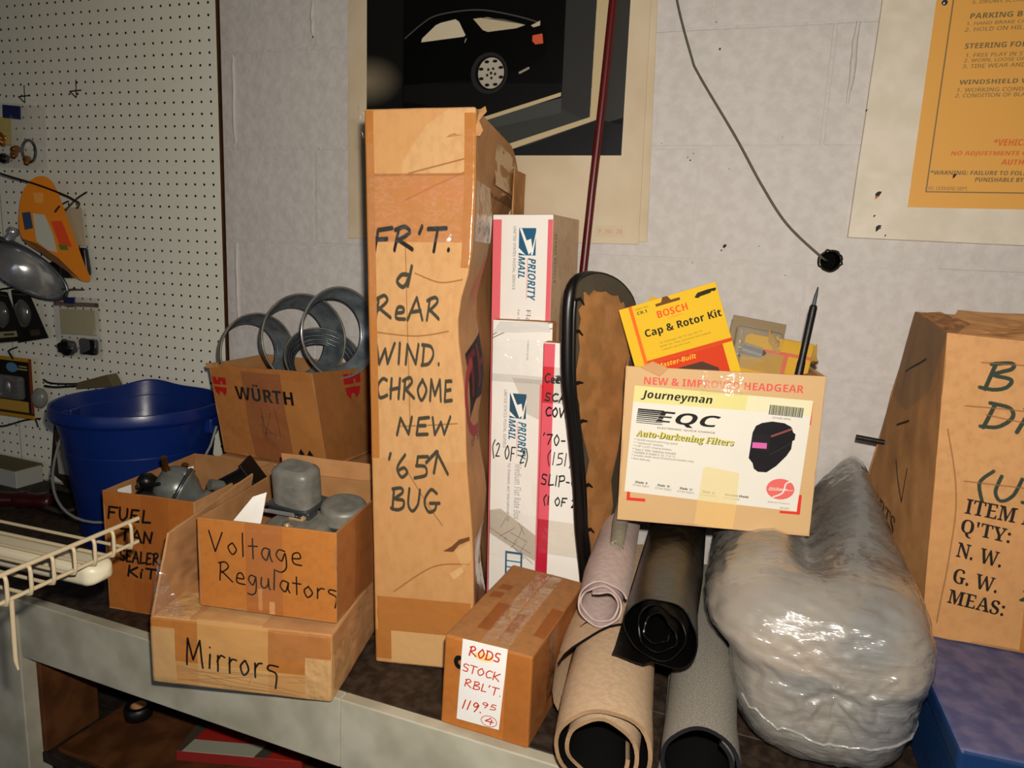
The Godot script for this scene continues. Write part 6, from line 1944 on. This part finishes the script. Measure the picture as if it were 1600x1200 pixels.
func make_peg_items() -> void:
	var blue := std(Color(0.10, 0.13, 0.30), 0.4)
	var cream := std(Color(0.72, 0.66, 0.48), 0.6)
	var brass := std(Color(0.62, 0.40, 0.13), 0.35, 0.5, 0.7)
	# bag of brass fittings, upper left
	var t := thing("parts_bag", "clear bag of brass fittings and a black ring, at the upper left of the board", "bag", Vector3(-0.785, 1.850, 0.052), deg(0, 14, -3), "clear parts bags on the board")
	pouch(t, 0.135, 0.150, 0.016, M.film_dull)
	part("header", hexa(box8(0.045, 0.030, 0.003, Vector3(-0.035, -0.036, 0.008)), 0.001).mesh(2), blue, t)
	part("label", hexa(box8(0.050, 0.062, 0.001, Vector3(-0.066, -0.098, 0.006)), 0.0004).mesh(2), std(Color(0.66, 0.60, 0.30), 0.6), t)
	for k in 5:
		xf(part("fitting", lathe([Vector2(0, 0), Vector2(0.009, 0), Vector2(0.009, 0.008), Vector2(0.006, 0.009), Vector2(0.006, 0.02), Vector2(0, 0.02)], 8), brass, t), Vector3(-0.03 + 0.012 * k - 0.02 * (k % 2), -0.085 - 0.010 * k, 0.0), deg(20 + 40 * k, 30 * k, 50))
	var ring := []
	for k in 19: ring.append(Vector3(0.026 + 0.017 * cos(TAU * k / 18), -0.108 + 0.026 * sin(TAU * k / 18), 0.004))
	part("rubber_ring", tube(ring, 0.0032, 8, false), M.rubber, t)
	part("rubber_plug", lump(Vector3(0.014, 0.012, 0.010), 0.3), M.rubber, t).position = Vector3(-0.040, -0.130, 0.002)
	peg_hook(t, [Vector3(-0.06, 0.02, -0.018), Vector3(-0.05, 0.004, 0.03), Vector3(-0.03, -0.012, 0.075), Vector3(-0.022, -0.004, 0.085)])
	# orange oval card with its long hook
	t = thing("hang_card", "orange oval loop-shaped hang card on a long wire hook, left side of the board", "card", Vector3(-0.700, 1.668, 0.088), deg(0, 18, 0))
	var o := []
	for p in [[0.015, 0.012], [-0.012, 0.002], [-0.036, -0.03], [-0.048, -0.085], [-0.046, -0.13], [-0.02, -0.155], [0.03, -0.185], [0.075, -0.222], [0.105, -0.232], [0.112, -0.222], [0.100, -0.19], [0.085, -0.14], [0.066, -0.08], [0.05, -0.03], [0.036, 0.0]]:
		o.append(Vector2(p[0], p[1]))
	var cv := []
	for k in o.size():
		for j in 3: cv.append(o[k].cubic_interpolate(o[(k + 1) % o.size()], o[(k - 1 + o.size()) % o.size()], o[(k + 2) % o.size()], j / 3.0))
	part("card", plate(cv, 0.002), std(Color(0.86, 0.50, 0.06), 0.45), t)
	part("white_panel", plate([Vector2(-0.014, -0.075), Vector2(0.014, -0.078), Vector2(0.030, -0.120), Vector2(0.038, -0.165), Vector2(0.016, -0.160), Vector2(-0.010, -0.140)], 0.0006), std(Color(0.72, 0.72, 0.66), 0.5), t).position.z = 0.0021
	part("blue_square", plate([Vector2(-0.040, -0.075), Vector2(-0.020, -0.072), Vector2(-0.016, -0.110), Vector2(-0.036, -0.115)], 0.0006), std(Color(0.17, 0.24, 0.36), 0.5), t).position.z = 0.0021
	part("red_band", plate([Vector2(0.028, -0.092), Vector2(0.054, -0.090), Vector2(0.074, -0.150), Vector2(0.046, -0.150)], 0.0006), std(Color(0.85, 0.27, 0.09), 0.5), t).position.z = 0.0021
	part("green_mark", plate([Vector2(0.042, -0.145), Vector2(0.060, -0.146), Vector2(0.066, -0.158), Vector2(0.046, -0.158)], 0.0007), std(Color(0.32, 0.45, 0.10), 0.5), t).position.z = 0.0024
	part("pale_mark", plate([Vector2(-0.010, -0.028), Vector2(0.014, -0.026), Vector2(0.012, -0.050), Vector2(-0.006, -0.050)], 0.0006), std(Color(0.88, 0.60, 0.28), 0.5), t).position.z = 0.0021
	part("brown_edge", plate([Vector2(-0.046, -0.135), Vector2(-0.02, -0.153), Vector2(0.06, -0.21), Vector2(0.09, -0.228), Vector2(0.04, -0.178), Vector2(-0.01, -0.145)], 0.0006), std(Color(0.42, 0.27, 0.12), 0.6), t).position.z = 0.0022
	peg_hook(t, [Vector3(-0.14, 0.03, -0.025), Vector3(-0.08, 0.012, 0.0), Vector3(0.0, -0.008, 0.006), Vector3(0.07, -0.030, 0.012), Vector3(0.092, -0.040, 0.014), Vector3(0.104, -0.048, 0.012), Vector3(0.098, -0.060, 0.014)], 0.0023)
	# bag with a black part, behind the oval card
	t = thing("parts_bag", "clear bag with dark header holding a black rubber block, right behind the orange card", "bag", Vector3(-0.664, 1.605, 0.050), deg(0, 6, 3), "clear parts bags on the board")
	pouch(t, 0.115, 0.165, 0.015, M.film_dull)
	part("header", hexa(box8(0.050, 0.030, 0.003, Vector3(-0.045, -0.028, 0.004)), 0.001).mesh(2), blue, t)
	part("paper_insert", hexa(box8(0.085, 0.090, 0.0008, Vector3(-0.035, -0.085, 0.003)), 0.0003).mesh(2), std(Color(0.70, 0.64, 0.52), 0.7), t)
	part("rubber_block", hexa(box8(0.080, 0.068, 0.016, Vector3(-0.026, -0.158, 0.011)), 0.006, 0.003).mesh(5), M.rubber, t)
	part("rubber_foot", hexa(box8(0.062, 0.040, 0.012, Vector3(-0.056, -0.163, 0.009)), 0.005, 0.003).mesh(4), M.rubber, t)
	peg_hook(t, [Vector3(-0.008, 0.022, -0.022), Vector3(-0.002, 0.015, 0.0), Vector3(0.012, 0.004, 0.030), Vector3(0.006, -0.008, 0.036)])
	peg_hook(t, [Vector3(0.052, 0.044, -0.022), Vector3(0.042, 0.028, 0.0), Vector3(0.028, 0.008, 0.014), Vector3(0.020, -0.004, 0.020)])
	# chrome shell in a sleeve
	t = thing("chrome_shell", "shiny chrome lamp shell lying sideways on a hook, left edge of the board", "car part", Vector3(-0.770, 1.462, 0.088), deg(0, 20, -30))
	var prof := []
	for k in 13:
		var a := -PI / 2 + PI * k / 12.0
		prof.append(Vector2(maxf(0.0, 0.068 * cos(a)), 0.052 * sin(a)))
	part("shell", join([[lathe(prof, 48), xform(Vector3(0, 0, 0), deg(72, 0, 0), Vector3(1.75, 0.72, 0.70))]]), M.chrome, t)
	var rr := []
	for k in 41: rr.append(Vector3(0.122 * cos(TAU * k / 40), 0.049 * sin(TAU * k / 40), 0.006))
	part("rim", tube(rr, 0.0042, 8, false), M.steel, t)
	part("mount", lathe([Vector2(0.012, 0), Vector2(0.010, 0.018), Vector2(0.014, 0.020), Vector2(0.012, 0.030), Vector2(0, 0.032)], 16), M.chrome, t).position = Vector3(-0.055, 0.045, 0.0)
	peg_hook(t, [Vector3(0.08, -0.055, -0.08), Vector3(0.12, -0.035, -0.02), Vector3(0.15, -0.015, 0.01)])
	# two dark carded packs
	for k in 2:
		t = thing("carded_part", ["front dark carded pack with pale label strip, below the chrome shell", "rear dark carded pack half covered, its right edge beside the hanging clear bag"][k], "package", [Vector3(-0.862, 1.402, 0.085), Vector3(-0.828, 1.404, 0.056)][k], deg(0, 8, [-2, 1][k]), "dark carded packs on the board")
		var c := Cv.new(300, 500, Color(0.075, 0.07, 0.06))
		for j in 12: c.ellipse(0.42, 0.4, 0.26 * (1 - j / 12.0), 0.24 * (1 - j / 12.0), Color(0.42, 0.40, 0.33, 0.07))
		c.rect(0.0, 0.06, 1, 0.08, Color(0.28, 0.26, 0.2))
		c.rect(0.12 if k == 0 else 0.45, 0.82, 0.80, 0.94, Color(0.55, 0.51, 0.36) if k == 0 else Color(0.22, 0.20, 0.15))
		if k == 0: c.rect(0.30, 0.86, 0.70, 0.905, Color(0.2, 0.19, 0.16))
		part("card", plate([Vector2(-0.02, 0.0), Vector2(0.028, -0.002), Vector2(0.075, -0.118), Vector2(-0.012, -0.134)], 0.002), std(Color(0.05, 0.047, 0.04), 0.4), t)
		part("print", slab(Vector3(-0.010, -0.130, 0.0024), Vector3(0.072, -0.115, 0.0024), Vector3(0.027, -0.004, 0.0024), Vector3(-0.018, -0.002, 0.0024), 0.0003).mesh(2), faces({0: card_mat(c.done())}, M.dark), t)
		part("bubble", lump(Vector3(0.022, 0.034, 0.012), 0.15), M.film_dull, t).position = Vector3(0.012, -0.058, 0.006)
		peg_hook(t, [Vector3(0.0, 0.006, -0.06 if k == 0 else -0.028), Vector3(0.004, 0.002, 0.0), Vector3(0.006, -0.006, 0.016)])
	# lower clear bag
	t = thing("parts_bag", "hanging clear bag with dark rubber parts at its bottom, above the blue bucket", "bag", Vector3(-0.648, 1.396, 0.052), deg(0, 4, 1), "clear parts bags on the board")
	pouch(t, 0.138, 0.150, 0.018, M.film_dull)
	part("header", hexa(box8(0.034, 0.016, 0.003, Vector3(-0.030, -0.016, 0.006)), 0.001).mesh(2), blue, t)
	part("fold_band", hexa(box8(0.132, 0.010, 0.003, Vector3(-0.064, -0.022, 0.002)), 0.001, 0.002).mesh(4), std(Color(0.34, 0.21, 0.15), 0.6), t)
	part("paper_insert", hexa(box8(0.105, 0.062, 0.0008, Vector3(-0.050, -0.092, 0.0)), 0.0003).mesh(2), std(Color(0.62, 0.58, 0.44), 0.7), t)
	part("rubber_part", hexa(box8(0.050, 0.042, 0.018, Vector3(0.006, -0.142, 0.010)), 0.008, 0.006).mesh(5), M.rubber, t)
	part("rubber_part", lump(Vector3(0.028, 0.020, 0.013), 0.4), M.rubber, t).position = Vector3(-0.034, -0.126, 0.002)
	peg_hook(t, [Vector3(-0.02, 0.020, -0.022), Vector3(-0.018, 0.015, 0.0), Vector3(-0.012, 0.004, 0.020), Vector3(-0.006, -0.008, 0.022)])
	peg_hook(t, [Vector3(-0.085, 0.034, 0.03), Vector3(-0.03, 0.020, 0.012), Vector3(0.0, 0.018, -0.015), Vector3(0.008, 0.018, -0.022)])
	# light bulb card
	t = thing("bulb_card", "yellow and black light bulb card with clear bubble, at the board's lower left", "package", Vector3(-0.935, 1.232, 0.058), deg(0, 3, -1))
	var c := Cv.new(500, 640, Color(0.06, 0.055, 0.045))
	c.rect(0, 0, 1, 0.06, Color(0.68, 0.50, 0.08))
	c.rect(0.92, 0, 1, 1, Color(0.50, 0.22, 0.10))
	c.rect(0, 0.72, 0.86, 0.90, Color(0.68, 0.53, 0.22))
	c.rect(0, 0.90, 1, 0.94, Color(0.2, 0.14, 0.04))
	c.rect(0, 0.94, 1, 1, Color(0.68, 0.50, 0.08))
	c.ellipse(0.48, 0.17, 0.15, 0.08, Color(0.30, 0.48, 0.60))
	c.rect(0.66, 0.13, 0.88, 0.155, Color(0.6, 0.55, 0.35))
	c.rect(0.62, 0.175, 0.88, 0.20, Color(0.6, 0.55, 0.35))
	c.rect(0.3, 0.32, 0.5, 0.42, Color(0.35, 0.12, 0.08))
	part("card", hexa(box8(0.125, 0.160, 0.0016, Vector3(0, -0.162, 0)), 0.0005).mesh(2), faces({0: card_mat(c.done())}, cream), t)
	part("bubble", hexa(box8(0.086, 0.062, 0.020, Vector3(0.020, -0.110, 0.021)), 0.009).mesh(5), M.film_dull, t)
	part("bulb", xfm(lump(Vector3(0.016, 0.024, 0.009), 0.1)), M.steel, t).position = Vector3(0.052, -0.082, 0.011)
	peg_hook(t, [Vector3(0.052, 0.02, -0.026), Vector3(0.054, 0.014, 0.0), Vector3(0.070, 0.008, 0.010), Vector3(0.080, -0.004, 0.012)])
	var gb := thing("round_bulb", "small grey round bulb sticking out behind the yellow and black card", "bulb", Vector3(-0.790, 1.128, 0.052), deg(0, 0, -8))
	part("glass", lump(Vector3(0.022, 0.027, 0.016), 0.05), std(Color(0.48, 0.48, 0.46), 0.3), gb)
	part("collar", tube([Vector3(-0.01, -0.01, -0.026), Vector3(-0.004, -0.004, -0.010)], 0.008, 12), M.steel, gb)
	# bare hook
	t = thing("bare_hook", "bare brown wire hook on the board under the light bulb card", "hook", Vector3(-0.84, 1.063, 0.03))
	peg_hook(t, [Vector3(-0.085, -0.004, 0.045), Vector3(-0.082, -0.018, 0.046), Vector3(-0.062, -0.018, 0.034), Vector3(-0.03, -0.006, 0.010), Vector3(0.0, 0.0, 0.0015), Vector3(0.02, 0.003, 0.0015)], 0.0024)
	peg_hook(t, [Vector3(0.0, 0.0, 0.0015), Vector3(0.007, -0.006, 0.003), Vector3(0.010, -0.022, 0.0015)], 0.0022, "prong")
	t = thing("double_hook", "double pronged wire hook with a flat tan card, just above the bucket rim", "hook", Vector3(-0.66, 1.180, 0.03))
	peg_hook(t, [Vector3(-0.09, 0.004, 0.040), Vector3(-0.07, -0.004, 0.036), Vector3(-0.02, -0.004, 0.020), Vector3(0.05, 0.004, 0.002)], 0.0022, "prong")
	peg_hook(t, [Vector3(-0.088, -0.012, 0.040), Vector3(-0.06, -0.014, 0.034), Vector3(-0.02, -0.010, 0.020), Vector3(0.05, -0.004, 0.002)], 0.0026, "prong")
	part("card", hexa([Vector3(0.01, -0.012, 0.035), Vector3(0.13, 0.006, 0.035), Vector3(0.018, 0.006, 0.035), Vector3(0.112, 0.034, 0.035), Vector3(0.01, -0.012, 0.005), Vector3(0.13, 0.006, 0.005), Vector3(0.018, 0.006, 0.005), Vector3(0.112, 0.034, 0.005)], 0.001).mesh(3), std(Color(0.36, 0.32, 0.22), 0.7), t)
	# carded part behind the bucket handle
	t = thing("carded_part", "narrow hanging pack with pale label between the board seam and the blue bucket", "package", Vector3(-0.742, 1.060, 0.045), deg(0, -4, -6), "dark carded packs on the board")
	part("card", plate([Vector2(-0.012, 0.0), Vector2(0.03, 0.004), Vector2(0.06, -0.13), Vector2(0.044, -0.165), Vector2(0.022, -0.150), Vector2(-0.024, -0.135)], 0.003), std(Color(0.11, 0.09, 0.06), 0.6), t)
	part("label", plate([Vector2(-0.004, -0.045), Vector2(0.028, -0.045), Vector2(0.044, -0.125), Vector2(0.008, -0.130)], 0.0007), std(Color(0.62, 0.60, 0.55), 0.6), t).position.z = 0.0031
	part("tan_top", plate([Vector2(-0.008, -0.012), Vector2(0.026, -0.010), Vector2(0.029, -0.044), Vector2(-0.006, -0.044)], 0.0007), std(Color(0.42, 0.31, 0.13), 0.6), t).position.z = 0.0031
	peg_hook(t, [Vector3(-0.02, 0.018, -0.015), Vector3(0.0, 0.010, 0.0), Vector3(0.012, -0.002, 0.010)])
	# small things on the bench in the dark corner
	t = thing("white_carton", "small white carton standing on the bench at the far left edge", "box", Vector3(-0.985, 0.9, 0.105), deg(0, -4, 0))
	part("carton_body", hexa(box8(0.175, 0.046, 0.07), 0.002, 0.0006).mesh(5), std(Color(0.66, 0.66, 0.64), 0.6), t)
	part("lid_edge", block(Vector3(-0.001, 0.046, -0.071), Vector3(0.176, 0.050, 0.001), 0.001), std(Color(0.36, 0.32, 0.16), 0.7), t)
	for k in 2:
		t = thing("hand_tool", ["nearer dark red tool lying on the bench in the left corner", "farther dark red tool lying on the bench, by the blue bucket"][k], "tool", Vector3(-0.700 + 0.055 * k, 0.921, 0.215 - 0.015 * k), deg(0, 25 - 10 * k, 90), "dark red tools in the left corner")
		part("grip", lathe([Vector2(0, -0.045), Vector2(0.014, -0.045), Vector2(0.020, -0.036), Vector2(0.017, -0.010), Vector2(0.018, 0.02), Vector2(0.021, 0.036), Vector2(0.015, 0.046), Vector2(0, 0.046)], 24), std(Color(0.20, 0.035, 0.03), 0.35), t)
		part("ferrule", lathe([Vector2(0.010, 0.046), Vector2(0.010, 0.060), Vector2(0, 0.060)], 16), M.steel, t)
	t = thing("flat_tray", "dark flat tray lying on the bench behind the wire shelf, left of the bucket", "tray", Vector3(-0.615, 0.9, 0.155), deg(0, -10, 0))
	part("base", hexa(box8(0.18, 0.006, 0.10, Vector3(-0.09, 0, 0.05)), 0.002).mesh(2), M.dark, t)
	part("rim", tube([Vector3(-0.085, 0.012, 0.045), Vector3(0.085, 0.012, 0.045), Vector3(0.085, 0.012, -0.045), Vector3(-0.085, 0.012, -0.045), Vector3(-0.085, 0.012, 0.045)], 0.006, 8), std(Color(0.16, 0.14, 0.10), 0.6), t)

# ---------------------------------------------------------------- under the bench
func make_under_bench() -> void:
	var t := thing("plywood_sheet", "brown plywood sheet lying on the lower shelf under the bench", "board", Vector3(-0.115, 0.580, 0.41), deg(0, -4, 0))
	part("sheet", hexa(box8(0.80, 0.010, 0.36, Vector3(-0.12, 0.0, 0.10)), 0.002, 0.0006).mesh(4), M.plywood, t)
	t = thing("flat_carton", "flat red and white carton lying on the plywood under the bench", "box", Vector3(-0.010, 0.5905, 0.452), deg(0, 14, 0))
	var c := Cv.new(600, 400, Color(0.62, 0.12, 0.09))
	c.rect(0, 0.74, 0.72, 1, Color(0.62, 0.62, 0.55))
	c.poly([Vector2(0.78, 0), Vector2(0.88, 0), Vector2(0.72, 1), Vector2(0.62, 1)], Color(0.28, 0.24, 0.20))
	c.poly([Vector2(0.0, 0), Vector2(0.16, 0), Vector2(0.05, 1), Vector2(0.0, 1)], Color(0.28, 0.24, 0.20))
	part("carton_body", hexa(box8(0.24, 0.022, 0.13), 0.002, 0.0006).mesh(5), faces({4: card_mat(c.done())}, std(Color(0.55, 0.12, 0.09), 0.6)), t)
	t = thing("tape_ring", "small black ring lying on the plywood under the bench", "ring", Vector3(-0.175, 0.5905, 0.375))
	part("ring", lathe([Vector2(0.016, 0.0), Vector2(0.026, 0.0), Vector2(0.027, 0.012), Vector2(0.026, 0.024), Vector2(0.016, 0.024)], 30, true), M.black, t)
	part("core", lathe([Vector2(0.0135, 0.001), Vector2(0.016, 0.001), Vector2(0.016, 0.023), Vector2(0.0135, 0.023)], 30, true), M.card, t)
